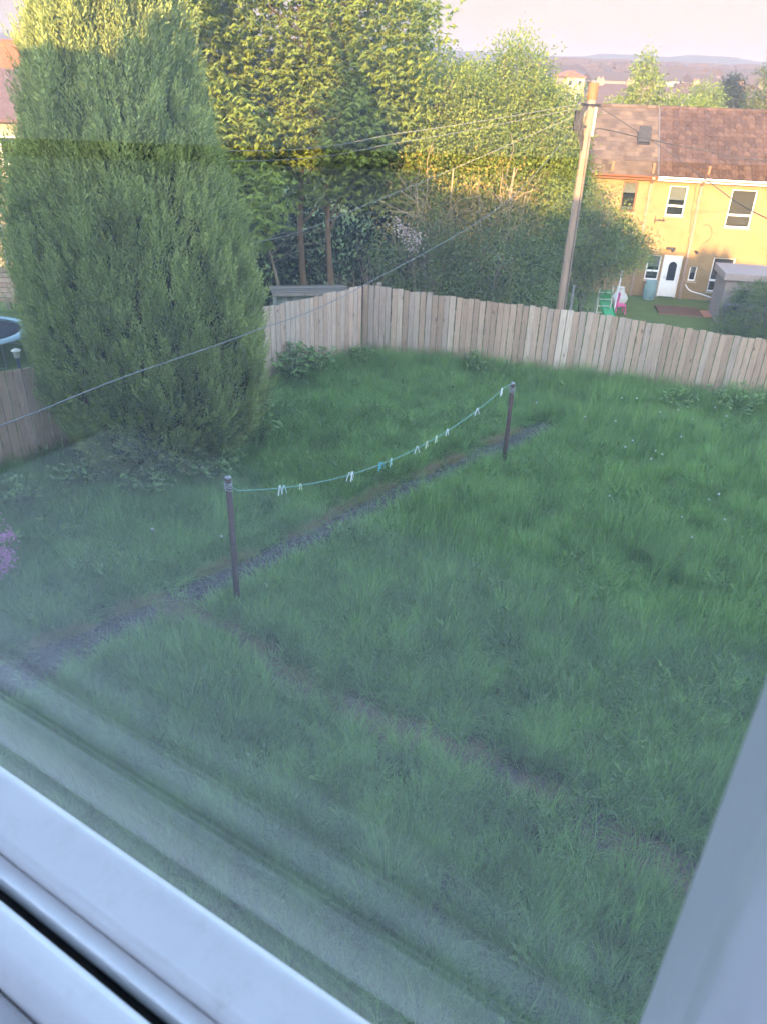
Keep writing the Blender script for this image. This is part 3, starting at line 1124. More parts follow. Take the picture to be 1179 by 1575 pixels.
# dandelion clocks
fluff_m = mat('dandelion_fluff', (0.75, 0.75, 0.72), (0.6, 0.6, 0.58), scale=80, rough=1.0, spec=0.0)
dpos = [(4.46, 14.79), (4.74, 14.79), (5.03, 14.7), (5.31, 14.04), (5.7, 14.16), (6.57, 14.54), (6.64, 14.11), (5.9, 13.93), (5.32, 12.86), (4.75, 12.42), (4.42, 12.72), (4.24, 12.46),
        (4.77, 12.12), (4.59, 12.06), (5.07, 10.62), (5.24, 10.72), (4.48, 10.06), (5.09, 10.01), (4.42, 9.47), (3.78, 13.76), (4.34, 13.59), (2.94, 14.36), (3.52, 10.65), (-3.2, 9.1), (-2.2, 8.9)]
DG = 'dandelion clocks in the long grass'
dan = thing('dandelion', 'white dandelion clock on a thin stalk in the long grass', 'dandelion', (0, 0, 0), DG)
g = Geo()
g.tube([(0, 0, 0), (0.01, 0, 0.22), (0.0, 0.01, 0.43)], [0.004, 0.0035, 0.003], 5)
g.build('stalk', stem_m, dan)
dr = rng.normal(size=(130, 3))
V, F = kites(np.tile([[0, 0.01, 0.445]], (130, 1)), dr, 0.021, 0.009)
np_mesh('seed_head', V, F, fluff_m, dan)
for i, (x_, y_) in enumerate(dpos):
    o = dan if i == 0 else copy_tree(dan, (0, 0, 0), rz=random.uniform(0, 6))
    s_ = random.uniform(0.85, 1.25)
    o.scale = (s_, s_, random.uniform(0.8, 1.0))
    o.location = (x_, y_, float(terrain(x_, y_)))

# ------------------------------------------------------------------ fences
wood_new = board_mat('fence_timber', [(0.0, (0.31, 0.225, 0.17)), (0.25, (0.38, 0.28, 0.21)), (0.5, (0.44, 0.33, 0.25)), (0.7, (0.36, 0.295, 0.25)), (0.9, (0.47, 0.38, 0.305)), (1.0, (0.62, 0.54, 0.46))], stain=True)
wood_warm = board_mat('fence_timber_warm', [(0.0, (0.48, 0.33, 0.245)), (0.5, (0.60, 0.43, 0.33)), (0.8, (0.54, 0.43, 0.355)), (1.0, (0.48, 0.30, 0.19))], stain=True)
post_w = board_mat('post_timber', [(0, (0.22, 0.18, 0.15)), (1, (0.30, 0.25, 0.2))], knots=False)


def fence(A, B, h0, h1, name, label, m, bw=0.14, gap=0.014, pale=(), post_gap=2.1, tall_posts=()):
    A, B = np.array(A), np.array(B)
    d = unit(B - A)
    L = np.linalg.norm(B - A)
    d3 = np.array([d[0], d[1], 0])
    n3 = np.array([-d[1], d[0], 0])                    # away from the garden for our winding
    t = thing(name, label, 'fence', (A[0], A[1], float(terrain(*A))))
    g = Geo()
    s = 0.0
    i = 0
    while s < L - 0.02:
        w = min(bw * random.uniform(0.93, 1.05), L - s)
        zz = float(terrain(*(A + d * s)))
        h = h0 + (h1 - h0) * s / L + random.uniform(-0.022, 0.022)
        tilt = random.uniform(-0.006, 0.006)
        o = np.array([A[0] + d[0] * s, A[1] + d[1] * s, zz - 0.05])
        ez = unit(Z3 + d3 * tilt + n3 * random.uniform(-0.006, 0.006))
        g.box(o + n3 * random.uniform(-0.004, 0.004), d3, n3, ez, (0, 0, 0), (w - gap, 0.019, h + 0.05), v=(0.95 if i in pale else random.random() * 0.93), bev=0.003)
        s += w
        i += 1
    g.build('board_panel', m, t)
    for hh in (0.35, 0.80, 1.3):
        g = Geo()
        za, zb = float(terrain(*A)), float(terrain(*B))
        p0 = np.array([A[0], A[1], za + hh])
        p1 = np.array([B[0], B[1], zb + hh + (h1 - h0) * 0.7])
        e = unit(p1 - p0)
        g.box(p0, e, n3, np.cross(e, n3), (0.03, 0.028, -0.035), (np.linalg.norm(p1 - p0) - 0.03, 0.075, 0.035))
        g.build('rail', post_w, t)
    s = 0.35
    k = 0
    while s < L:
        p = A + d * s
        g = Geo()
        ph = h0 + (h1 - h0) * s / L + (0.06 if k in tall_posts else -0.08)
        g.box((p[0], p[1], float(terrain(*p)) - 0.1), d3, n3, Z3, (-0.05, 0.078, 0), (0.05, 0.178, ph + 0.1), bev=0.006)
        g.build('post', post_w, t)
        s += post_gap
        k += 1
    return t

fence(CORNER, B_F, 1.67, 1.37, 'timber_fence', 'weathered vertical board fence across the far end of the lawn, facing the window', wood_new, pale=(33, 34), tall_posts=(0,))
fence(A_F, CORNER - LW * 0.03, 1.63, 1.66, 'timber_fence', 'warm brown vertical board fence along the left side, partly behind the conifer', wood_warm, bw=0.145)

# ------------------------------------------------------------------ washing line
rust = mat('rusty_post', (0.055, 0.035, 0.032), (0.11, 0.06, 0.048), scale=12, rough=0.8, bump=0.3, stretch=(1, 1, 0.35))
galv = mat('galvanised', (0.18, 0.18, 0.19), (0.28, 0.28, 0.29), scale=10, rough=0.5, metal=0.6)
rope_m = mat('turquoise_rope', (0.26, 0.50, 0.45), (0.20, 0.42, 0.38), scale=60, rough=0.7)


def wash_post(x, y, h, label):
    z = float(terrain(x, y))
    t = thing('washing_line_post', label, 'post', (x, y, z))
    g = Geo()
    g.tube([(x, y, z - 0.1), (x + 0.004, y, z + h * 0.5), (x, y, z + h - 0.02)], [0.040, 0.038, 0.037], 12)
    g.build('shaft', rust, t, smooth=True)
    g = Geo()
    g.ball((x, y, z + h - 0.01), 0.042, 10, 6, (1, 1, 0.55))
    g.build('cap', galv, t, smooth=True)
    for zz in (0.06, 0.17):
        g = Geo()
        g.tube([(x - 0.035 * PN[0], y - 0.035 * PN[1], z + h - zz), (x - 0.085 * PN[0], y - 0.085 * PN[1], z + h - zz - 0.015), (x - 0.085 * PN[0], y - 0.085 * PN[1], z + h - zz + 0.03)], 0.006, 6)
        g.build('hook', galv, t)
    g = Geo()
    for k in range(5):
        zz = z + h - 0.07 - 0.025 * k
        g.tube([(x + 0.042 * math.cos(a), y + 0.042 * math.sin(a), zz + 0.012 * math.sin(a + k)) for a in np.linspace(0, 6.28, 13)], 0.005, 5, cap=False)
    g.build('rope_wrap', mat('grey_cord', (0.35, 0.36, 0.36), (0.25, 0.26, 0.27), scale=40), t)

WA, WB = np.array([-1.80, 7.84, 1.86]), np.array([2.06, 12.14, 1.57])
wash_post(-1.80, 7.84, 1.89, 'rusty washing line post nearer the window, at the line end beside the conifer')
wash_post(2.06, 12.14, 1.60, 'dark washing line post farther from the window, near the back fence')


def wline(s):
    s = float(s)
    p = WA + (WB - WA) * s
    p[2] -= 0.52 * (1 - (2 * s - 0.92) ** 2) if s < 0.96 else 0.52 * (1 - (2 * s - 0.92) ** 2) * (1 - s) / 0.04
    return p

WA[2] = 1.80
g = Geo()
g.tube([WA + np.array([0.0, 0.0, 0.0])] + [wline(s) for s in np.linspace(0.02, 0.98, 40)] + [WB], 0.0042, 6)
tag(g.build('washing_line', rope_m), 'thin turquoise washing line sagging between the two posts', 'washing line')

peg_cols = dict(white=(0.82, 0.84, 0.82), teal=(0.15, 0.50, 0.55), cream=(0.68, 0.74, 0.50), mint=(0.50, 0.72, 0.62))
peg_m = {k: mat('peg_' + k, c, tuple(q * 0.9 for q in c), scale=30, rough=0.4) for k, c in peg_cols.items()}
spring_m = mat('peg_spring', (0.3, 0.3, 0.3), (0.4, 0.4, 0.4), scale=30, metal=0.8, rough=0.4)


def peg(s, colour, label, splay=0.16, big=1.15):
    p = wline(s)
    t = thing('clothes_peg', label, 'peg', tuple(p), 'pegs on the washing line')
    ld = unit(np.append((WB - WA)[:2], 0))
    nd = np.array([ld[1], -ld[0], 0])
    lean = random.uniform(-0.5, 0.5)
    ex = unit(ld * math.cos(lean) + nd * math.sin(lean))
    ey = np.cross(Z3, ex)
    for sg in (-1, 1):
        g = Geo()
        ez = unit(-Z3 + ex * sg * splay)
        g.box(p + Z3 * 0.02 * big, ex, ey, ez, (-0.0045 + sg * 0.0075, -0.008, -0.006), (0.0045 + sg * 0.0075, 0.008, 0.085 * big), bev=0.002)
        g.build('jaw', peg_m[colour], t)
    g = Geo()
    g.tube([p + ey * a - Z3 * 0.018 for a in (-0.010, 0.010)], 0.007, 7)
    g.build('spring', spring_m, t)

peg(0.132, 'white', 'white peg on the washing line, left one of the touching pair nearest the left post', 0.2, 1.5)
peg(0.143, 'mint', 'pale mint peg, right one of the touching pair nearest the left post', 0.25, 1.4)
peg(0.190, 'cream', 'small cream peg lying along the line, just right of the pair nearest the left post', 0.1, 0.9)
peg(0.343, 'white', 'white peg, left one of the bunch of two hanging alone left of mid line', 0.35, 1.5)
peg(0.352, 'white', 'white peg, right one of the bunch of two hanging alone left of mid line', 0.45, 1.5)
peg(0.447, 'teal', 'teal peg, left one of the pair of teal pegs close together', 0.35, 1.4)
peg(0.455, 'teal', 'teal peg, right one of the pair of teal pegs close together', 0.4, 1.2)
peg(0.487, 'mint', 'mint green peg just right of the teal pair', 0.25, 1.4)
peg(0.586, 'white', 'white peg right of the line middle, first of the row of four', 0.3, 1.4)
peg(0.625, 'cream', 'cream peg, second of the row of four right of the line middle', 0.3, 1.3)
peg(0.662, 'cream', 'cream peg, third of the row of four right of the line middle', 0.2, 1.3)
peg(0.708, 'white', 'white peg, last of the row of four right of the line middle', 0.25, 1.2)
peg(0.836, 'white', 'white peg hanging alone, second from the far post', 0.35, 1.4)
peg(0.946, 'white', 'white peg hanging closest to the far post', 0.35, 1.5)

# ------------------------------------------------------------------ trees, bushes and hedges
bark_brown = mat('bark_brown', (0.19, 0.115, 0.07), (0.29, 0.185, 0.11), scale=9, rough=0.95, bump=0.7, stretch=(1, 1, 0.25), bump_scale=30)
bark_pale = mat('bark_pale', (0.26, 0.20, 0.13), (0.38, 0.29, 0.18), scale=9, rough=0.9, bump=0.5, stretch=(1, 1, 0.3), bump_scale=30)
bark_grey = mat('bark_grey', (0.13, 0.12, 0.10), (0.20, 0.18, 0.15), scale=9, rough=0.95, bump=0.6, stretch=(1, 1, 0.3), bump_scale=30)


def fib_dirs(n):
    i = np.arange(n) + 0.5
    ph = np.arccos(1 - 2 * i / n)
    th = np.pi * (1 + 5 ** 0.5) * i
    return np.stack([np.cos(th) * np.sin(ph), np.sin(th) * np.sin(ph), np.cos(ph)], 1)


def clump_points(lobes, n, fill=0.35):
    """Branch-tip positions through the union of ellipsoid lobes [(cx,cy,cz,rx,ry,rz)], denser near the skin, with outward directions."""
    lobes = np.array(lobes, float)
    vol = lobes[:, 3] * lobes[:, 4] + lobes[:, 4] * lobes[:, 5] + lobes[:, 3] * lobes[:, 5]
    out_p, out_d = [], []
    while sum(len(p) for p in out_p) < n:
        k = rng.choice(len(lobes), 4 * n, p=vol / vol.sum())
        d = unit(rng.normal(size=(4 * n, 3)))
        r = 1 - fill * np.abs(rng.normal(0, 1, 4 * n))
        r = np.clip(r, 0.15, 1.06)
        L = lobes[k]
        p = L[:, :3] + d * r[:, None] * L[:, 3:]
        # drop those deep inside another lobe
        q = (p[:, None, :] - lobes[None, :, :3]) / lobes[None, :, 3:]
        ok = (np.linalg.norm(q, axis=2) > 0.62).all(1) | (rng.uniform(0, 1, len(p)) < 0.25)
        out_p.append(p[ok])
        out_d.append(unit(d[ok] / L[ok][:, 3:]))
    return np.concatenate(out_p)[:n], np.concatenate(out_d)[:n]


def foliage(tips, dirs, per, spread, L, W, droop, jitter=0.6):
    """per leaves round each branch tip, pointing outward and drooping."""
    n = len(tips) * per
    c = np.repeat(tips, per, 0)
    d = np.repeat(dirs, per, 0)
    off = rng.normal(0, spread, (n, 3))
    P = c + off
    D = unit(d * 0.5 + unit(off) * 0.7 + rng.normal(0, jitter, (n, 3)) + np.array([0, 0, -droop]))
    up = np.tile([0, 0, 1.0], (n, 1)) + rng.normal(0, 0.35, (n, 3)) + d * 0.4
    V, F = kites(P, D, rng.uniform(0.7, 1.25, n) * L, rng.uniform(0.75, 1.2, n) * W, up=up)
    v = np.clip(np.repeat(rng.uniform(0, 1, len(tips)), per) * 0.55 + rng.uniform(0, 0.45, n), 0, 1)
    return V, F, v


def rosettes(tips, dirs, per, spread, leaves, L, W, droop):
    """per drooping leaf fans round each branch tip: a fan is `leaves` leaflets hanging from one point."""
    m = len(tips) * per
    c = np.repeat(tips, per, 0) + rng.normal(0, spread, (m, 3)) * np.array([1, 1, 0.55])
    n = m * leaves
    P = np.repeat(c, leaves, 0)
    a = np.tile(np.arange(leaves) * 2 * np.pi / leaves, m) + np.repeat(rng.uniform(0, 6.28, m), leaves) + rng.normal(0, 0.25, n)
    dz = -droop + rng.normal(0, 0.25, n)
    out = np.repeat(np.repeat(dirs, per, 0), leaves, 0) * np.array([0.6, 0.6, 0.1])
    D = unit(np.stack([np.cos(a), np.sin(a), dz], 1) + out)
    up = np.tile([0, 0, 1.0], (n, 1)) + rng.normal(0, 0.2, (n, 3))
    V, F = kites(P, D, rng.uniform(0.7, 1.2, n) * L, rng.uniform(0.8, 1.2, n) * W, up=up, fold=-0.2)
    v = np.clip(np.repeat(np.repeat(rng.uniform(0, 1, len(tips)), per), leaves) * 0.45 + np.repeat(rng.uniform(0, 0.4, m), leaves) + rng.uniform(0, 0.15, n), 0, 1)
    return V, F, v


def limb_path(a, b, sag=0.12, wob=0.12, n=6):
    a, b = np.asarray(a, float), np.asarray(b, float)
    L = np.linalg.norm(b - a)
    ph = rng.uniform(0, 6, 3)
    out = []
    for t in np.linspace(0, 1, n):
        p = a + (b - a) * t
        p = p + np.sin(t * np.pi) * (np.array([0, 0, sag * L]) + wob * L * 0.5 * np.sin(ph + t * 4))
        out.append(p)
    return out


def limbs(g, foot, top, tips, k, r0, minr=0.012):
    """Trunk from foot to top, boughs leaving it at different heights towards some of the branch tips."""
    foot, top = np.asarray(foot, float), np.asarray(top, float)
    tp = limb_path(foot, top, 0, 0.06, 9)
    g.tube(tp, [r0 * (1 - 0.75 * t) * (1.25 if i == 0 else 1) for i, t in enumerate(np.linspace(0, 1, 9))], 9)
    sel = rng.choice(len(tips), min(k, len(tips)), replace=False)
    for i in sel:
        e = tips[i]
        f = np.clip((e[2] - foot[2]) / max(top[2] - foot[2], 0.1) * 0.75 - 0.05, 0.22, 0.97)
        q = f * 8
        j = int(min(q, 7))
        s = tp[j] + (tp[j + 1] - tp[j]) * (q - j)
        r = r0 * (1 - 0.75 * f) * 0.42
        lp = limb_path(s, e, 0.10, 0.16, 6)
        g.tube(lp, [max(minr, r * (1 - 0.85 * t)) for t in np.linspace(0, 1, 6)], 5, cap=False)
        for _ in range(2):
            u = rng.uniform(0.35, 0.8)
            jj = int(u * 5)
            s2 = lp[jj]
            e2 = s2 + rng.normal(0, 0.45, 3) + (e - s) * 0.18
            g.tube(limb_path(s2, e2, 0.1, 0.2, 4), [max(minr * 0.8, r * 0.35), minr * 0.8, minr * 0.6, minr * 0.4], 4, cap=False)


def tree(name, label, cat, foot, top, lobes, n, lm, bark, r0=0.14, kind='leaf', per=14, L=0.12, W=0.06, spread=0.22, droop=0.35, k=40, fill=0.35, leaves=6, group=None, stems=None, minr=0.012):
    t = thing(name, label, cat, foot, group)
    tips, dirs = clump_points(lobes, n, fill)
    g = Geo()
    for (f_, t_, r_) in (stems or [(foot, top, r0)]):
        limbs(g, f_, t_, tips, k if not stems else max(6, k // len(stems)), r_, minr)
    g.build('trunk', bark, t, smooth=True)
    if kind == 'fan':
        V, F, v = rosettes(tips, dirs, per, spread, leaves, L, W, droop)
    else:
        V, F, v = foliage(tips, dirs, per, spread, L, W, droop)
    np_mesh('crown', V, F, lm, t, v=v)
    return t

leaf_ash = leaf_mat('leaf_broad', (0.19, 0.25, 0.05), (0.39, 0.47, 0.09), trans=0.52, world_scale=0.5)
leaf_mid = leaf_mat('leaf_mid', (0.17, 0.23, 0.05), (0.36, 0.43, 0.09), trans=0.48, world_scale=0.7)
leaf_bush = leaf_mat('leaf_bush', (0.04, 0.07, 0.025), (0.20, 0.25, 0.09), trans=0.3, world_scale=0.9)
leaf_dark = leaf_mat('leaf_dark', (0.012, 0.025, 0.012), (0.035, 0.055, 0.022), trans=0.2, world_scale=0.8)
leaf_sunlit_olive = leaf_mat('leaf_sunlit_olive', (0.20, 0.16, 0.04), (0.50, 0.37, 0.085), trans=0.35, world_scale=0.6)  # warm orange of the low sun put into the leaf colour
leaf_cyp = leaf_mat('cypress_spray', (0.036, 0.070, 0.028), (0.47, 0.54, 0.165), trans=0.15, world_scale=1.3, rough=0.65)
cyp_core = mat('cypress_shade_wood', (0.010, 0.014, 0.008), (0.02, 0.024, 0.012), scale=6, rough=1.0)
dead_twig = mat('dead_twigs', (0.16, 0.12, 0.09), (0.24, 0.19, 0.14), scale=10, rough=0.95)


# --- the big conifer
def conifer():
    base = np.array([-3.92, 12.40, 0.0])
    t = thing('conifer', 'huge dense green columnar conifer at the left, its top glowing yellow in the low sun', 'conifer', tuple(base))
    zs = np.array([0.10, 0.30, 0.9, 1.6, 2.3, 3.0, 4.0, 5.0, 5.6, 6.2, 6.7, 7.4, 8.0, 8.5, 8.9])
    rs = np.array([1.05, 1.34, 1.64, 1.82, 1.90, 1.86, 1.68, 1.44, 1.30, 1.14, 0.98, 0.72, 0.46, 0.22, 0.05])

    def rad(z, th):
        b = np.interp(z, zs, rs)
        lob = 0.055 * np.sin(3 * th + 0.8 * z + 1.0) + 0.075 * np.sin(7 * th - 1.3 * z) * np.sin(1.1 * z + th) + 0.06 * np.sin(13 * th + 2.1 * z + 2) - 0.17 * np.maximum(0, np.cos(th * 2.5 + 0.35 * z + 0.6)) ** 10 - 0.10 * np.maximum(0, np.cos(th * 4.0 - 0.25 * z + 2.0)) ** 10
        return b * (1 + lob) * (1 - 0.10 * np.maximum(0, -np.cos(th)) * np.clip(z / 2.0, 0.4, 1))
    # wood and shaded inner twigs
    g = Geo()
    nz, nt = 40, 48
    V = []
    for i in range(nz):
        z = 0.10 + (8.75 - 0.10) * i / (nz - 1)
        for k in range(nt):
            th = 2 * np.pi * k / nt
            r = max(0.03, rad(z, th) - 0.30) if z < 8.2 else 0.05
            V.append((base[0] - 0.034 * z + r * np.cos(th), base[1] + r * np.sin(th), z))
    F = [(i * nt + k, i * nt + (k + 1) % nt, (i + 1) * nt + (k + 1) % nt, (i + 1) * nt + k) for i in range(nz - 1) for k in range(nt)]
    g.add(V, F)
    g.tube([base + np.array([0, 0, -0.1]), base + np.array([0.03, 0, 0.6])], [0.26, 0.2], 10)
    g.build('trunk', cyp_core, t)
    # upright flame-shaped sprays all over the skin
    n = 13500
    z = rng.uniform(0.1, 8.8, n * 2)
    keep = rng.uniform(0, 2.05, n * 2) < np.interp(z, zs, rs)
    z = z[keep][:n]
    n = len(z)
    th = rng.uniform(0, 2 * np.pi, n)
    back = (np.sin(th) > 0.35) & (rng.uniform(0, 1, n) < 0.45)
    z, th = z[~back], th[~back]
    n = len(z)
    r = rad(z, th) - 0.22 + rng.normal(0, 0.07, n)
    c = np.stack([base[0] - 0.034 * z + r * np.cos(th), base[1] + r * np.sin(th), z - 0.05], 1)
    outw = np.stack([np.cos(th), np.sin(th), np.zeros(n)], 1)
    low = np.clip((1.5 - z) / 1.5, 0, 1)[:, None]
    ax = unit(outw * (0.34 + 0.6 * low) + np.array([0, 0, 1.0]) * (1 - 0.75 * low) + rng.normal(0, 0.13, (n, 3)))
    Ls = rng.uniform(0.26, 0.62, n)
    per = 34
    f = np.tile(np.linspace(0.03, 1.0, per), n)
    A = np.repeat(ax, per, 0)
    P = np.repeat(c, per, 0) + A * (f * np.repeat(Ls, per))[:, None]
    w = np.tile(np.arange(per) * 2.4, n) + np.repeat(rng.uniform(0, 6.28, n), per)
    S = unit(np.cross(A, np.array([0.3, 0.2, 0.1]) + outw.repeat(per, 0)))
    B = np.cross(A, S)
    rr = (0.066 * np.sin(np.clip(f * 1.05 + 0.12, 0, 1) * np.pi) + 0.006)
    side = S * np.cos(w)[:, None] + B * np.sin(w)[:, None]
    D = unit(A * 1.15 + side * 0.6 + rng.normal(0, 0.15, A.shape))
    P = P + side * (rr * 0.35)[:, None]
    ll = rng.uniform(0.8, 1.25, len(P)) * (0.034 + 0.042 * np.sin(np.clip(f + 0.1, 0, 1) * np.pi))
    V, F = kites(P, D, ll, ll * 0.36, fold=0.2)
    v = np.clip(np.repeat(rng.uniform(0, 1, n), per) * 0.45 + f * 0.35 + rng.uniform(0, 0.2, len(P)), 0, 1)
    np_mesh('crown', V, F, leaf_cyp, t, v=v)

conifer()

G_TREES = 'broadleaf trees beyond the far fence'
# --- the tall broadleaf trees behind the fence
tree('broadleaf_tree', 'tall leafy tree filling the top of the view, on two straight brown trunks', 'tree', (-2.75, 26.0, -2.9), (-2.4, 26.3, 8.5),
     [(-3.6, 25.6, 7.6, 2.9, 2.6, 2.4), (-1.2, 26.2, 6.9, 2.2, 2.2, 2.3), (-4.2, 25.2, 5.0, 2.1, 1.9, 1.4), (-1.6, 25.6, 5.0, 2.2, 1.9, 1.5), (-2.5, 26, 9.8, 3.0, 2.4, 2.0), (-0.2, 26.6, 4.6, 1.4, 1.5, 1.3), (-3.0, 25.4, 3.6, 2.2, 1.3, 0.9), (-0.6, 25.8, 3.3, 1.6, 1.2, 0.9)],
     2100, leaf_ash, bark_brown, kind='fan', per=9, leaves=6, L=0.18, W=0.072, spread=0.36, droop=0.75, k=46, group=G_TREES,
     stems=[((-2.72, 25.5, -2.5), (-2.62, 26.2, 8.0), 0.125), ((-2.05, 25.5, -2.5), (-1.55, 26.2, 7.6), 0.115)])
tree('broadleaf_tree', 'leafy tree rising just behind the right edge of the conifer, lower crown in shade', 'tree', (-6.2, 24.0, -1.6), (-5.9, 24.2, 7.0),
     [(-6.2, 23.6, 6.6, 2.2, 2.0, 2.2), (-5.0, 23.0, 4.0, 1.6, 1.4, 1.5), (-4.2, 22.4, 2.6, 1.2, 1.1, 1.2), (-6.8, 23.4, 3.4, 1.8, 1.6, 1.6), (-7.4, 23.8, 8.6, 2.0, 1.8, 1.8)],
     1250, leaf_ash, bark_brown, kind='fan', per=8, leaves=6, L=0.20, W=0.075, spread=0.26, droop=0.7, k=30, group=G_TREES)
tree('broadleaf_tree', 'sunlit leafy tree in the middle of the row, right of the tallest one', 'tree', (1.6, 27.0, -3.2), (1.4, 27.0, 6.0),
     [(0.8, 26.8, 5.0, 1.6, 1.6, 1.5), (2.2, 27.2, 4.4, 1.7, 1.6, 1.4), (1.0, 26.4, 3.5, 1.7, 1.5, 1.3), (2.1, 26.8, 5.3, 0.9, 1.0, 0.9), (2.9, 26.6, 3.4, 1.4, 1.3, 1.2)],
     720, leaf_mid, bark_pale, kind='leaf', per=60, L=0.105, W=0.06, spread=0.24, droop=0.4, k=60, group=G_TREES)
tree('broadleaf_tree', 'bushy sunlit tree directly left of the telegraph pole', 'tree', (4.3, 27.8, -3.4), (4.4, 27.8, 6.0),
     [(3.7, 27.6, 5.7, 1.1, 1.2, 1.4), (4.9, 27.8, 4.5, 1.2, 1.2, 1.3), (3.4, 27.4, 4.4, 1.3, 1.3, 1.4), (4.6, 27.2, 2.9, 1.7, 1.5, 1.5), (5.5, 27.6, 2.6, 1.0, 1.2, 1.5)],
     720, leaf_mid, bark_pale, kind='leaf', per=60, L=0.105, W=0.06, spread=0.23, droop=0.3, k=50, group=G_TREES)
tree('broadleaf_tree', 'tree farther back filling the sky gap between the tall tree and the sunlit ones', 'tree', (0.2, 31.0, -3.4), (0.2, 31, 7.0),
     [(-0.6, 31, 6.0, 2.0, 1.6, 1.5), (1.6, 31, 4.6, 1.9, 1.6, 1.6), (-1.5, 31, 4.0, 2.4, 1.5, 1.8), (3.2, 31, 3.9, 1.8, 1.5, 2.2), (4.6, 31, 2.8, 1.4, 1.4, 2.0)],
     520, leaf_mid, bark_brown, kind='leaf', per=40, L=0.17, W=0.09, spread=0.30, droop=0.4, k=20, group=G_TREES)

# --- lit scrubby small trees with pale crooked stems, half bare
tree('scrub_tree', 'half bare scrubby tree with orange lit stems, farther from the telegraph pole', 'tree', (1.1, 23.6, -1.7), (1.2, 23.6, 3.4),
     [(0.9, 23.4, 3.2, 1.1, 1.0, 0.8), (1.5, 23.6, 2.3, 1.0, 1.0, 0.9), (0.2, 23.3, 2.5, 0.9, 0.9, 0.8)],
     110, leaf_sunlit_olive, bark_pale, kind='leaf', per=16, L=0.10, W=0.055, spread=0.22, droop=0.2, k=34, minr=0.014,
     stems=[((1.0, 23.5, -1.7), (0.6, 23.4, 3.2), 0.07), ((1.15, 23.5, -1.7), (1.6, 23.5, 3.7), 0.08)])
tree('scrub_tree', 'half bare scrubby tree with pale lit forked trunk, nearer the telegraph pole', 'tree', (2.75, 23.6, -1.7), (2.8, 23.6, 3.6),
     [(2.7, 23.4, 3.2, 1.2, 1.0, 0.8), (3.4, 23.6, 2.5, 1.1, 1.0, 0.9), (2.2, 23.5, 2.2, 0.8, 0.8, 0.8)],
     130, leaf_sunlit_olive, bark_pale, kind='leaf', per=18, L=0.10, W=0.055, spread=0.22, droop=0.2, k=36, minr=0.014,
     stems=[((2.7, 23.5, -1.7), (2.3, 23.4, 3.4), 0.075), ((2.8, 23.5, -1.7), (3.3, 23.5, 3.8), 0.085)])

# --- bushes behind the far fence
G_B = 'bushes crowding behind the far fence'
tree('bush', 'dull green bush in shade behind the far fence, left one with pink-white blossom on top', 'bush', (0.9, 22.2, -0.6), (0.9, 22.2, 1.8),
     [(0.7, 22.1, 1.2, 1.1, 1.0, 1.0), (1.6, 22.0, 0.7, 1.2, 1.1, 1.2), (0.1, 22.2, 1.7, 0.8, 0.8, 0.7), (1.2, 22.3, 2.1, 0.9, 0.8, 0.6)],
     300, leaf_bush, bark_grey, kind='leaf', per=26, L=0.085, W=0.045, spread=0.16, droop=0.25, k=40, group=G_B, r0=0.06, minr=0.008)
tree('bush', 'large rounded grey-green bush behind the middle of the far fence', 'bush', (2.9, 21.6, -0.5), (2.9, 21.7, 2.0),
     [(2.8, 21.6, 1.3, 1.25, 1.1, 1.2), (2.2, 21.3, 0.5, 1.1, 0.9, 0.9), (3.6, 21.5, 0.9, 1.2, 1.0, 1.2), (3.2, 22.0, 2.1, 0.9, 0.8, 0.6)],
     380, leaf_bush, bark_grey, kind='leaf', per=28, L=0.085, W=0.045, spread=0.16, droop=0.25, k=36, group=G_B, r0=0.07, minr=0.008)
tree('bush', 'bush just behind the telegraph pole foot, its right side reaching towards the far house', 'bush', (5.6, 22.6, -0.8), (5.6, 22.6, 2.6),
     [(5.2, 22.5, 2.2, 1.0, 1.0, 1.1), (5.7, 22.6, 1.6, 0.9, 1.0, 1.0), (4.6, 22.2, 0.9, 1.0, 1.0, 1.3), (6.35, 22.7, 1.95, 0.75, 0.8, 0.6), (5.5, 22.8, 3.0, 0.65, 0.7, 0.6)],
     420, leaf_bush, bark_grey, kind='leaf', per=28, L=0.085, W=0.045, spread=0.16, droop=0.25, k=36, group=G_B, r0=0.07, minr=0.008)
# pale blossom on the left bush
bl_m = leaf_mat('pale_blossom', (0.45, 0.33, 0.32), (0.68, 0.55, 0.52), trans=0.3, world_scale=5)
bt = [o for o in COL.objects if o.name == 'bush'][0]
c = np.array([[0.25, 21.6, 2.3], [0.45, 21.5, 2.05], [0.7, 21.6, 1.9], [0.05, 21.7, 2.45], [0.6, 21.5, 2.2]])
P = np.repeat(c, 60, 0) + rng.normal(0, 0.13, (300, 3))
V, F = kites(P, rng.normal(size=P.shape), 0.06, 0.05)
np_mesh('blossom', V, F, bl_m, bt, v=rng.uniform(0, 1, 300))
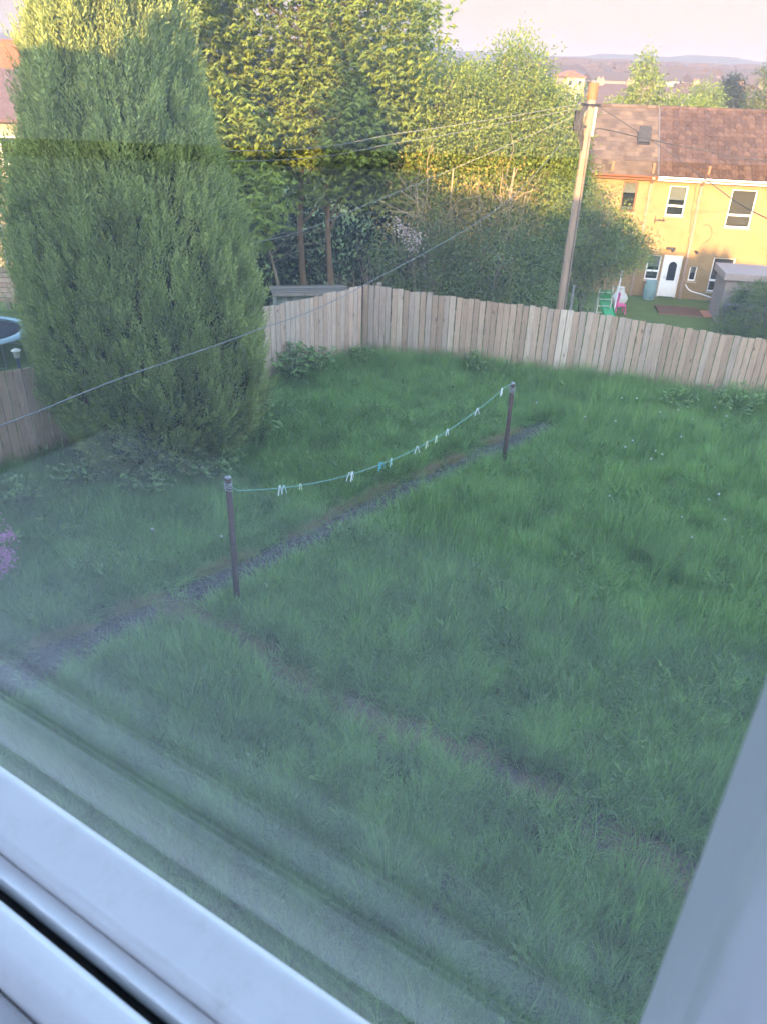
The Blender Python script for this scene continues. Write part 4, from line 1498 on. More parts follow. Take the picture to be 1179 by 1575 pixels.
# dark undergrowth and evergreens deep behind
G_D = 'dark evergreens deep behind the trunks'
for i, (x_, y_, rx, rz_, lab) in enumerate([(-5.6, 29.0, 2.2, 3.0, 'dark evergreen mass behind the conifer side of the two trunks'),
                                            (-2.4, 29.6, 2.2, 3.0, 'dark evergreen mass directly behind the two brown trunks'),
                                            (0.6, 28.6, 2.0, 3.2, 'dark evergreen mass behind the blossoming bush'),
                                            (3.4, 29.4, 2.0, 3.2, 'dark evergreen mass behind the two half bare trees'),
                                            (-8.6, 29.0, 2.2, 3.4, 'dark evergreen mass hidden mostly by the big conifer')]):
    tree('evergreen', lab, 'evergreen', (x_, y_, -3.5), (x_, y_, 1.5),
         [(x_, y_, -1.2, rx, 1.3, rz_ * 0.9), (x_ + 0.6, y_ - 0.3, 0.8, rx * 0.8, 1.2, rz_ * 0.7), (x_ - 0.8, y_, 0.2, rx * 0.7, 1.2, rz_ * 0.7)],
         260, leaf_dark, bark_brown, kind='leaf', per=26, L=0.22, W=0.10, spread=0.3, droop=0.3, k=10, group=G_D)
# leaning sapling and bare branches by the trunks
t = thing('sapling', 'thin bent bare sapling leaning between the conifer and the two trunks', 'sapling', (-3.75, 24.0, -1.6))
g = Geo()
g.tube([(-3.45, 24.0, -1.6), (-3.5, 24, 0.3), (-3.75, 24, 1.3), (-3.95, 24, 2.4)], [0.055, 0.05, 0.04, 0.02], 7)
g.build('trunk', bark_pale, t, smooth=True)
g = Geo()
for _ in range(16):
    z0 = random.uniform(0.8, 2.3)
    a = np.array([-3.7, 24.0, z0])
    b = a + np.array([random.uniform(0.4, 2.0), random.uniform(-0.5, 0.8), random.uniform(-0.2, 0.9)])
    g.tube(limb_path(a, b, 0.08, 0.12, 5), [0.014, 0.012, 0.010, 0.007, 0.004], 4, cap=False)
g.build('twigs', dead_twig, t)
t = thing('dead_bush', 'tangle of bare grey twigs in the dark behind the fence corner', 'dead bush', (-0.6, 24.2, -1.7))
g = Geo()
for _ in range(60):
    a = np.array([-0.6 + random.gauss(0, 0.25), 24.2, -1.7 + random.uniform(0.5, 1.6)])
    b = a + np.array([random.gauss(0, 1.0), random.gauss(0, 0.4), random.uniform(0.4, 2.2)])
    g.tube(limb_path(a, b, 0.1, 0.2, 5), [0.02, 0.016, 0.012, 0.008, 0.004], 4, cap=False)
g.build('twigs', dead_twig, t)

# --- clipped hedge ball by the far garden and trees beyond the far house
tree('round_hedge', 'big rounded dark green clipped bush at the right edge in front of the grey shed', 'bush', (15.9, 32.6, -3.4), (15.9, 32.6, -1.8),
     [(15.7, 32.6, -2.4, 1.75, 1.5, 1.35), (16.8, 32.6, -2.2, 1.7, 1.5, 1.4), (14.9, 32.4, -2.9, 1.1, 1.1, 0.8)],
     520, leaf_bush, bark_grey, kind='leaf', per=34, L=0.10, W=0.05, spread=0.13, droop=0.1, k=10, group=None, fill=0.12)
tree('bush', 'thin shrub with sunlit golden leaf tips against the left end of the far house', 'bush', (7.4, 30.5, -3.3), (8.0, 30.5, 0.5),
     [(8.7, 30.4, 0.55, 0.9, 0.9, 0.8), (8.1, 30.3, 0.9, 1.0, 0.9, 1.0), (7.5, 30.2, 1.1, 1.0, 0.9, 1.2), (9.2, 30.4, 0.25, 0.6, 0.7, 0.45)],
     260, leaf_mid, bark_grey, kind='leaf', per=24, L=0.12, W=0.06, spread=0.2, droop=0.3, k=30, r0=0.06)
tree('background_tree', 'airy tree with a ragged thin top behind the far house roof', 'tree', (17.2, 60, -3.5), (17.0, 60, 6.0),
     [(16.6, 60, 5.0, 1.3, 1.3, 1.7), (17.4, 60, 4.2, 1.8, 1.5, 1.6), (15.4, 60, 3.8, 1.5, 1.3, 1.2), (16.3, 60, 6.9, 0.55, 0.5, 0.7), (17.0, 60, 6.7, 0.4, 0.4, 0.8)],
     230, leaf_mid, bark_brown, kind='leaf', per=22, L=0.24, W=0.12, spread=0.26, droop=0.2, k=40)
tree('background_tree', 'low bright green treetop just above the ridge of the far house', 'tree', (19.4, 58, -3.5), (19.2, 58, 4.0),
     [(18.6, 58, 4.1, 1.3, 1.2, 1.2), (19.8, 58, 3.7, 1.3, 1.2, 1.2), (17.4, 57.6, 3.6, 1.1, 1.0, 1.0)],
     200, leaf_mid, bark_brown, kind='leaf', per=20, L=0.24, W=0.12, spread=0.25, droop=0.2, k=20)
tree('background_tree', 'rounded mid green tree beyond the ridge, in front of the pink-walled house', 'tree', (34.8, 100, -3), (34.8, 100, 5),
     [(34.7, 100, 4.6, 1.7, 1.5, 1.6), (35.3, 100, 3.2, 2.0, 1.5, 1.6), (33.8, 100, 3.0, 1.3, 1.3, 1.2)],
     170, leaf_mid, bark_brown, kind='leaf', per=18, L=0.36, W=0.2, spread=0.35, droop=0.2, k=8)
tree('background_tree', 'dark bluish oval tree beyond the ridge, right of the rounded green one', 'tree', (45.0, 120, -3), (45.0, 120, 5),
     [(44.9, 120, 5.0, 1.7, 1.6, 2.0), (45.4, 120, 3.2, 2.1, 1.6, 1.8)],
     170, leaf_dark, bark_brown, kind='leaf', per=20, L=0.4, W=0.22, spread=0.35, droop=0.2, k=8)
tree('background_conifer', 'spiky dark conifer cut off by the right edge above the pantile roof', 'conifer', (25.4, 60, -3), (25.4, 60, 8.6),
     [(25.4, 60, 8.0, 0.6, 0.6, 1.1), (25.2, 60, 6.5, 1.0, 1.0, 0.9), (25.2, 60, 5.2, 1.5, 1.4, 0.9), (25.0, 60, 3.9, 1.9, 1.7, 0.9)],
     200, leaf_bush, bark_brown, kind='leaf', per=22, L=0.25, W=0.08, spread=0.22, droop=0.5, k=40)
# garden trees at the left edge, next door
tree('garden_tree', 'pale green small tree next door at the left edge, beside the conifer', 'tree', (-10.4, 22.6, -0.4), (-10.3, 22.6, 2.8),
     [(-10.2, 22.5, 3.2, 1.2, 0.9, 0.9), (-11.0, 22.5, 2.0, 1.3, 0.9, 1.1), (-9.7, 22.5, 1.9, 0.9, 0.8, 0.8)],
     240, leaf_mid, bark_grey, kind='leaf', per=36, L=0.12, W=0.06, spread=0.2, droop=0.3, k=20, r0=0.06)

# ------------------------------------------------------------------ telegraph pole and wires
pole_wood = mat('pole_timber', (0.21, 0.15, 0.11), (0.33, 0.25, 0.19), scale=4, rough=0.9, bump=0.5, stretch=(3, 3, 0.3), bump_scale=20)
dark_metal = mat('dark_metal', (0.03, 0.03, 0.035), (0.05, 0.05, 0.055), scale=20, rough=0.6, metal=0.5)
pale_plastic = mat('pale_plastic', (0.55, 0.52, 0.42), (0.48, 0.45, 0.38), scale=20, rough=0.5)
wire_m = mat('grey_cable', (0.14, 0.15, 0.15), (0.19, 0.20, 0.20), scale=40, rough=0.6)
wire_d = mat('dark_cable', (0.05, 0.045, 0.045), (0.07, 0.065, 0.06), scale=40, rough=0.6)
PX, PY, PZT = 4.40, 20.0, 5.92
t = thing('telegraph_pole', 'tall wooden telegraph pole behind the far fence, its top glowing orange in the sun', 'telegraph pole', (PX, PY, -0.1))
g = Geo()
zz = np.linspace(-0.6, PZT, 12)
g.tube([(PX - 0.01 * math.sin(z), PY, z) for z in zz], [0.130 - 0.035 * (z + 0.6) / 6.5 for z in zz], 14)
g.build('shaft', pole_wood, t, smooth=True)
g = Geo()
g.tube([(PX, PY, PZT - 0.32), (PX, PY, PZT + 0.015)], [0.118, 0.118], 12)
g.build('cap', mat('orange_brown_cap', (0.27, 0.14, 0.055), (0.20, 0.105, 0.045), scale=14, rough=0.7, bump=0.3), t)  # orange-brown block at the pole top
g = Geo()
g.tube([(PX + 0.115, PY - 0.06, 4.85), (PX + 0.115, PY - 0.06, 5.5)], 0.032, 8)
g.build('conduit', pale_plastic, t)
g = Geo()
for a in np.linspace(0, 6.28, 9)[:-1]:
    g.tube([(PX + 0.1 * math.cos(a), PY + 0.1 * math.sin(a), 5.48), (PX + 0.22 * math.cos(a), PY + 0.22 * math.sin(a), 5.46), (PX + 0.22 * math.cos(a), PY + 0.22 * math.sin(a), 5.52)], 0.012, 5)
g.tube([(PX + 0.22 * math.cos(a), PY + 0.22 * math.sin(a), 5.50) for a in np.linspace(0, 6.28, 21)], 0.014, 5, cap=False)
g.build('dropwire_ring', dark_metal, t)
g = Geo()
g.box((PX - 0.26, PY - 0.12, 4.95), X3, Y3, Z3, (-0.09, -0.06, 0), (0.09, 0.1, 0.42), bev=0.01)
g.box((PX - 0.26, PY - 0.12, 4.95), X3, Y3, Z3, (0.05, -0.02, 0.08), (0.2, 0.06, 0.12))
g.build('junction_box', dark_metal, t)
g = Geo()
for k in range(16):
    a = random.uniform(-0.3, 0.3)
    x0 = PX - 0.10 - 0.2 * random.random()
    g.tube([(PX - 0.16 + a * 0.2, PY - 0.18, 5.46), (x0 - 0.10, PY - 0.24, 5.25), (x0 - 0.05, PY - 0.22, 4.95 + random.uniform(-0.1, 0.1)), (PX - 0.08, PY - 0.12, 4.7 + random.uniform(-0.2, 0.1))], 0.008, 4)
g.build('cable_bundle', wire_d, t)
for k in range(9):
    g = Geo()
    z = 2.0 + 0.36 * k
    s_ = 1 if k % 2 else -1
    g.tube([(PX + s_ * 0.08, PY - 0.05, z), (PX + s_ * 0.21, PY - 0.05, z), (PX + s_ * 0.21, PY - 0.05, z + 0.04)], 0.010, 5)
    g.build('step_iron', dark_metal, t)
g = Geo()
g.tube([(PX + 0.05, PY - 0.115, -0.3), (PX + 0.045, PY - 0.105, 2.2), (PX + 0.03, PY - 0.09, 4.9)], 0.014, 5)
g.build('cable', wire_d, t)
g = Geo()
g.box((4.62, 19.9, -0.1), X3, Y3, Z3, (-0.03, -0.03, -0.2), (0.03, 0.03, 1.52), bev=0.004)
g.box((4.62, 19.9, 1.42), X3, Y3, Z3, (-0.036, -0.036, 0), (0.036, 0.036, 0.02), bev=0.002)
tag(g.build('metal_post', galv), 'short grey metal post standing right beside the telegraph pole foot', 'post')


def spline(pts, n=14):
    pts = [np.asarray(p, float) for p in pts]
    out = []
    for i in range(len(pts) - 1):
        p0, p1, p2, p3 = pts[max(i - 1, 0)], pts[i], pts[i + 1], pts[min(i + 2, len(pts) - 1)]
        for t_ in np.linspace(0, 1, n, endpoint=False):
            out.append(0.5 * (2 * p1 + (p2 - p0) * t_ + (2 * p0 - 5 * p1 + 4 * p2 - p3) * t_ ** 2 + (3 * p1 - p0 - 3 * p2 + p3) * t_ ** 3))
    return out + [pts[-1]]


def wire(pts, r, m, label):
    g = Geo()
    g.tube(spline(pts), r, 6)
    return tag(g.build('overhead_wire', m), label, 'wire')

PT = (PX - 0.05, PY - 0.22, 5.47)
wire([H(-3.5, 0.44, 4.38), (-2.14, 3.89, 4.23), (-1.75, 4.83, 4.19), (-1.18, 6.22, 4.085), (-0.31, 8.31, 4.01), (2.0, 13.92, 4.27), PT], 0.0040, wire_m,
     'long pale wire sagging across the conifer and the fence corner up to the telegraph pole')
wire([(-14, 19.3, 3.2), (-7, 19.6, 2.15), (-3.35, 19.8, 2.24), (-0.22, 19.8, 3.39), (PX - 0.22, PY, 5.3)], 0.008, wire_m, 'thin wire crossing the dark trunks behind the fence corner, rising to the pole')
wire([(-16, 20.5, 4.4), (-4.01, 20.1, 4.25), (0.29, 20.0, 4.80), (PX - 0.22, PY, 5.5)], 0.007, wire_m, 'upper of two thin wires running left from the pole before the sunlit trees')
wire([(-16, 21.0, 4.0), (-4.01, 20.4, 4.0), (0.29, 20.2, 4.60), (PX - 0.22, PY + 0.05, 5.42)], 0.006, wire_m, 'lower of two thin wires running left from the pole before the sunlit trees')
wire([(PX + 0.18, PY - 0.08, 4.92), (4.76, 20.2, 5.0), (6.13, 21.0, 4.77), (7.9, 22.0, 4.50), (10.02, 23.0, 4.23), (16, 26, 3.9)], 0.013, wire_d, 'dark wire running right from the pole across both roofs of the far house')
wire([(PX + 0.15, PY - 0.2, 5.46), (5.6, 17.9, 4.78), (6.09, 16.5, 4.36), (6.59, 14.5, 3.96), (7.6, 10.0, 3.7), H(8.2, -1.0, 5.0)], 0.009, wire_d, 'dark wire slanting down right from the pole across the yellow house wall')

# ------------------------------------------------------------------ low shed behind the left fence
shed_w = board_mat('shed_boards', [(0, (0.20, 0.225, 0.195)), (0.5, (0.27, 0.29, 0.25)), (1, (0.33, 0.33, 0.29))])
shed_r = board_mat('shed_roof_boards', [(0, (0.09, 0.075, 0.065)), (0.5, (0.18, 0.15, 0.125)), (1, (0.30, 0.25, 0.20))], grain_dir=(14, 2, 14))
t = thing('garden_shed', 'low weathered grey-green wooden shed with a board roof behind the fence corner', 'shed', (-1.9, 19.3, 0))
so, sx_, sy_ = np.array([-2.80, 18.85, -0.05]), unit([0.975, 0.22, 0]), unit([-0.22, 0.975, 0])
for nm, a, b, nb, ax in (('wall', (0, 0), (1.75, 0), 13, 0), ('wall', (1.72, 0.03), (1.72, 1.1), 8, 1), ('wall', (0, 0.03), (0, 1.1), 8, 1), ('wall', (0, 1.13), (1.75, 1.13), 13, 0)):
    g = Geo()
    for k in range(nb):
        if ax == 0:
            w = (b[0] - a[0]) / nb
            g.box(so, sx_, sy_, Z3, (a[0] + k * w, a[1], 0), (a[0] + (k + 1) * w - 0.006, a[1] + 0.025, 1.26 - 0.10 * a[1]), bev=0.002)
        else:
            w = (b[1] - a[1]) / nb
            g.box(so, sx_, sy_, Z3, (a[0], a[1] + k * w, 0), (a[0] + 0.025, a[1] + (k + 1) * w - 0.006, 1.26 - 0.1 * (a[1] + (k + 1) * w)), bev=0.002)
    g.build(nm, shed_w, t)
g = Geo()
er = unit(sy_ - Z3 * 0.095)
for k in range(8):
    y0 = -0.14 + k * 0.165
    g.box(so + Z3 * 1.275, sx_, er, np.cross(sx_, er), (-0.10, y0, 0), (1.84, y0 + 0.162, 0.022), bev=0.001)
rf = g.build('roof', shed_r, t)
g = Geo()
g.box(so + Z3 * 1.23, sx_, er, np.cross(sx_, er), (-0.105, -0.165, 0), (1.845, -0.145, 0.07), v=0.9)
g.build('fascia', shed_r, rf)

# ------------------------------------------------------------------ next door, left edge
t = thing('trampoline', 'round trampoline with pale blue edge pad and black mat, cut off at the left', 'trampoline', (-9.42, 16.95, 0))
TC = np.array([-9.42, 16.95, 0.0])
TR = 1.18
g = Geo()
g.tube([TC + np.array([TR * math.cos(a), TR * math.sin(a), 0.60]) for a in np.linspace(0, 2 * math.pi, 41)], 0.03, 7, cap=False)
g.build('frame', galv, t, smooth=True)
for nm, r0, r1, z, m_ in (('mat', 0.0, 1.05, 0.58, mat('trampoline_mat', (0.015, 0.016, 0.022), (0.025, 0.026, 0.034), scale=60, rough=0.8)),
                          ('edge_pad', 1.02, 1.24, 0.62, mat('blue_vinyl', (0.27, 0.37, 0.39), (0.22, 0.32, 0.35), scale=6, rough=0.5, bump=0.1))):
    V, F = [], []
    for i, (r, dz) in enumerate(((r0, 0.0), ((r0 + r1) / 2, 0.02 if r0 else -0.03), (r1, -0.01), (r1, -0.05), (r0, -0.05))):
        for k in range(48):
            a = 2 * math.pi * k / 48
            V.append(TC + np.array([max(r, 0.001) * math.cos(a), max(r, 0.001) * math.sin(a), z + dz]))
    F = [(i * 48 + k, i * 48 + (k + 1) % 48, (i + 1) * 48 + (k + 1) % 48, (i + 1) * 48 + k) for i in range(4) for k in range(48)]
    np_mesh(nm, V, F, m_, t, smooth=False)
for a in np.arange(6) * math.pi / 3 + 0.2:
    g = Geo()
    c = TC + np.array([1.1 * math.cos(a), 1.1 * math.sin(a), 0])
    e = np.array([-math.sin(a), math.cos(a), 0]) * 0.25
    g.tube([c - e + Z3 * 0.6, c - e + Z3 * 0.02, c + e + Z3 * 0.02, c + e + Z3 * 0.6], 0.02, 6)
    g.build('leg', galv, t)
t = thing('slatted_fence', 'low fence of warm horizontal slats at the left edge beyond the trampoline', 'fence', (-10.5, 22.4, -0.3))
g = Geo()
for k in range(7):
    g.box((-13.5, 22.6, -0.25), unit([1, -0.07, 0]), unit([0.07, 1, 0]), Z3, (0, 0, 0.02 + k * 0.145), (4.6, 0.022, 0.02 + k * 0.145 + 0.125), bev=0.003)
g.build('slats', wood_warm, t)
for k in range(3):
    g = Geo()
    g.box((-13.5, 22.6, -0.25), unit([1, -0.07, 0]), unit([0.07, 1, 0]), Z3, (0.4 + 1.8 * k, 0.024, -0.2), (0.5 + 1.8 * k, 0.12, 1.02))
    g.build('post', post_w, t)
t = thing('trellis_panel', 'white diamond trellis panel at the left edge behind the small pale tree', 'trellis', (-10.4, 23.4, -0.3))
g = Geo()
for k in range(-7, 12):
    for s_ in (1, -1):
        a0 = np.array([-11.4, 23.4 + 0.008 * s_, 0.4]) + np.array([k * 0.16, 0, 0]) + np.array([0, 0, 0 if s_ > 0 else 1.3])
        pts = [a0, a0 + np.array([0.9, 0, 1.3 * s_])]
        if -11.5 < pts[0][0] < -9.6 and pts[1][0] < -9.2:
            g.tube(pts, 0.012, 4)
g.build('lattice', upvc, t)
g = Geo()
g.box((-11.5, 23.38, -0.3), X3, Y3, Z3, (0, 0, 0), (0.07, 0.06, 2.05))
g.build('post', upvc, t)
g = Geo()
g.box((-9.35, 23.38, -0.3), X3, Y3, Z3, (0, 0, 0), (0.07, 0.06, 2.05))
g.build('post', upvc, t)
t = thing('garden_lamp', 'small dark blue garden lamp with a pale top behind the near left fence', 'garden lamp', (-6.75, 13.4, 0))
g = Geo()
g.tube([(-6.75, 13.4, -0.1), (-6.75, 13.4, 1.30)], 0.03, 8)
g.build('post', mat('blue_paint', (0.05, 0.06, 0.12), (0.07, 0.08, 0.15), scale=8), t)
g = Geo()
g.tube([(-6.75, 13.4, 1.28), (-6.75, 13.4, 1.40), (-6.75, 13.4, 1.41), (-6.75, 13.4, 1.45)], [0.05, 0.06, 0.09, 0.02], 10)
g.build('lamp_head', pale_plastic, t)

# ------------------------------------------------------------------ the far terraced house
FO, FX, FY = np.array([13.9, 40.0, -3.6]), np.array([0.988, -0.155, 0]), np.array([0.155, 0.988, 0])
cream = mat('cream_roughcast', (0.325, 0.22, 0.112), (0.275, 0.185, 0.09), scale=2.2, rough=0.95, bump=0.6, bump_scale=60, spec=0.05, fine=1.1)
white_paint = mat('white_frame', (0.78, 0.78, 0.78), (0.70, 0.70, 0.71), scale=6, rough=0.45)
brown_frame = mat('brown_frame', (0.22, 0.08, 0.04), (0.16, 0.06, 0.035), scale=8, rough=0.5)
dark_glass = mat('window_glass', (0.02, 0.022, 0.027), (0.03, 0.032, 0.036), scale=2, rough=0.06, spec=0.8)
blind_m = mat('blind_fabric', (0.62, 0.58, 0.52), (0.55, 0.51, 0.46), scale=5, rough=0.9)
vblind_m = mat('vertical_blind_fabric', (0.42, 0.33, 0.26), (0.34, 0.27, 0.22), scale=5, rough=0.9)
pipe_m = mat('pipe_paint', (0.36, 0.24, 0.17), (0.29, 0.20, 0.15), scale=8, rough=0.6)
terracotta = mat('vent_terracotta', (0.42, 0.17, 0.10), (0.34, 0.14, 0.09), scale=12, rough=0.8)
sill_stone = mat('sill_stone', (0.45, 0.36, 0.24), (0.38, 0.31, 0.21), scale=9, rough=0.9)


def roof_mat(name, stops, tile=(0.3, 0.33), lichen=None):
    m, nt, out = new_mat(name)
    b = nt.nodes.new('ShaderNodeBsdfPrincipled')
    b.inputs['Roughness'].default_value = 0.9
    b.inputs['Specular IOR Level'].default_value = 0.1
    at = nt.nodes.new('ShaderNodeAttribute')
    at.attribute_name = 'v'
    t_ = nt.nodes.new('ShaderNodeTexCoord')
    nz = nt.nodes.new('ShaderNodeTexNoise')
    nz.inputs['Scale'].default_value = 1.3
    nz.inputs['Detail'].default_value = 8
    nz.inputs['Roughness'].default_value = 0.7
    nt.links.new(t_.outputs['Object'], nz.inputs[0])
    ad = nt.nodes.new('ShaderNodeMath')
    ad.operation = 'MULTIPLY_ADD'
    ad.inputs[1].default_value = 0.5
    nt.links.new(at.outputs['Fac'], ad.inputs[0])
    ml = nt.nodes.new('ShaderNodeMath')
    ml.operation = 'MULTIPLY'
    ml.inputs[1].default_value = 0.55
    nt.links.new(nz.outputs['Fac'], ml.inputs[0])
    nt.links.new(ml.outputs[0], ad.inputs[2])
    r = ramp(nt, stops)
    nt.links.new(ad.outputs[0], r.inputs[0])
    nt.links.new(r.outputs[0], b.inputs['Base Color'])
    nt.links.new(b.outputs[0], out.inputs[0])
    return m

roof_flat = roof_mat('flat_tiles', [(0.15, (0.075, 0.055, 0.045)), (0.5, (0.118, 0.087, 0.07)), (0.75, (0.155, 0.115, 0.09)), (0.95, (0.24, 0.18, 0.12))])
roof_pan = roof_mat('pantiles', [(0.1, (0.055, 0.036, 0.030)), (0.5, (0.092, 0.058, 0.047)), (0.85, (0.135, 0.088, 0.068))])


def roof_sheet(g, x0, x1, eave, ridge, kind):
    """Courses of tiles on one slope: eave and ridge are (y, z) in the house frame."""
    ey, ez = eave
    ry, rz = ridge
    L = math.hypot(ry - ey, rz - ez)
    up = (FY * (ry - ey) + Z3 * (rz - ez)) / L
    nrm = np.cross(FX, up)
    rows = int(round(L / 0.31))
    step = L / rows
    tw = 0.30
    cols = int(round((x1 - x0) / tw))
    tw = (x1 - x0) / cols
    prof = [(0.0, 0.0), (0.22, 0.06), (0.45, 0.075), (0.7, 0.03), (1.0, 0.0)] if kind == 'pan' else [(0.0, 0.004), (0.03, 0.010), (0.97, 0.010), (1.0, 0.004)]
    for i in range(rows):
        for k in range(cols):
            sh = 0.5 * tw if (kind == 'flat' and i % 2) else 0
            v = random.random()
            xx = x0 + k * tw + sh
            pts, fs = [], []
            for (a, h) in prof:
                xq = min(xx + a * tw, x1)
                o = FO + FX * xq + FY * ey + Z3 * ez
                pts.append(o + up * (i * step - 0.03) + nrm * (h + (0.045 if kind == 'pan' else 0.022) + random.uniform(0, 0.004)))
                pts.append(o + up * ((i + 1) * step + 0.02) + nrm * (h + 0.012))
            n = len(prof)
            for q in range(n - 1):
                fs.append((2 * q, 2 * q + 2, 2 * q + 3, 2 * q + 1))
            # front lip
            lp = [p - nrm * (0.035 if kind == 'pan' else 0.012) for p in pts[0::2]]
            b0 = len(pts)
            pts += lp
            for q in range(n - 1):
                fs.append((b0 + q, b0 + q + 1, 2 * q + 2, 2 * q))
            g.add(pts, fs, v)


def fbox(g, a, b, v=None, bev=0.0):
    return g.box(FO, FX, FY, Z3, a, b, v, bev)


def wall_holes(g, x0, x1, z0, z1, holes, y0, y1):
    xs_ = sorted({x0, x1, *[h[0] for h in holes], *[h[1] for h in holes]})
    for i in range(len(xs_) - 1):
        xa, xb = xs_[i], xs_[i + 1]
        if xa < x0 or xb > x1:
            continue
        hs_ = sorted([(h[2], h[3]) for h in holes if h[0] <= xa + 1e-6 and h[1] >= xb - 1e-6])
        z = z0
        for (a, b) in hs_ + [(z1, z1)]:
            if a > z + 1e-6:
                fbox(g, (xa, y0, z), (xb, y1, a))
            z = max(z, b)


def window_unit(parent, x0, x1, z0, z1, fm, style, transom=0.33):
    """Frame set back in the opening, with panes, a stone sill and what hangs behind the glass."""
    g = Geo()
    f = 0.065
    y0, y1 = 0.10, 0.16
    fbox(g, (x0, y0, z0), (x0 + f, y1, z1))
    fbox(g, (x1 - f, y0, z0), (x1, y1, z1))
    fbox(g, (x0 + f, y0 + 0.001, z0), (x1 - f, y1 - 0.001, z0 + f))
    fbox(g, (x0 + f, y0 + 0.001, z1 - f), (x1 - f, y1 - 0.001, z1))
    if transom:
        zt = z0 + (z1 - z0) * transom
        fbox(g, (x0 + f, y0 - 0.012, zt - 0.045), (x1 - f, y1 - 0.002, zt + 0.045))
    w = g.build('window', fm, parent)
    g = Geo()
    fbox(g, (x0 + 0.02, 0.128, z0 + 0.02), (x1 - 0.02, 0.134, z1 - 0.02))
    # pane: clear-ish glass over a dark room
    g.build('pane', house_pane, w)
    g = Geo()
    fbox(g, (x0 - 0.06, -0.07, z0 - 0.075), (x1 + 0.06, 0.095, z0 - 0.004), bev=0.006)
    g.build('sill', sill_stone, w)
    if style == 'roller':
        g = Geo()
        fbox(g, (x0 + 0.04, 0.17, z0 + (z1 - z0) * 0.52), (x1 - 0.04, 0.178, z1 - 0.03))
        g.build('blind', blind_m, w)
    elif style == 'vertical':
        g = Geo()
        n = int((x1 - x0) / 0.095)
        for k in range(n):
            xx = x0 + 0.05 + k * (x1 - x0 - 0.1) / n
            g.box(FO + FX * xx + FY * 0.20, unit(FX + FY * 0.35), unit(FY - FX * 0.35), Z3, (0, 0, z0 + 0.1), (0.078, 0.003, z1 - 0.05))
        g.build('blind', vblind_m, w)
    elif style == 'clutter':
        g = Geo()
        fbox(g, (x0 + 0.04, 0.17, z0 + (z1 - z0) * 0.62), (x1 - 0.04, 0.178, z1 - 0.03))
        g.build('blind', blind_m, w)
        g = Geo()
        for k in range(4):
            p = FO + FX * (x0 + 0.16 + 0.14 * k) + FY * 0.24 + Z3 * (z0 + 0.17)
            g.ball(p, 0.07, 8, 6, (1, 1, random.uniform(1, 1.8)))
        g.build('ornaments', blind_m, w)
    return w


def pane_mat():
    m, nt, out = new_mat('house_pane')
    tr = nt.nodes.new('ShaderNodeBsdfTransparent')
    tr.inputs[0].default_value = (0.75, 0.78, 0.78, 1)
    gl = nt.nodes.new('ShaderNodeBsdfGlossy')
    gl.inputs['Roughness'].default_value = 0.03
    ms = nt.nodes.new('ShaderNodeMixShader')
    ms.inputs[0].default_value = 0.14
    nt.links.new(tr.outputs[0], ms.inputs[1])
    nt.links.new(gl.outputs[0], ms.inputs[2])
    nt.links.new(ms.outputs[0], out.inputs[0])
    return m

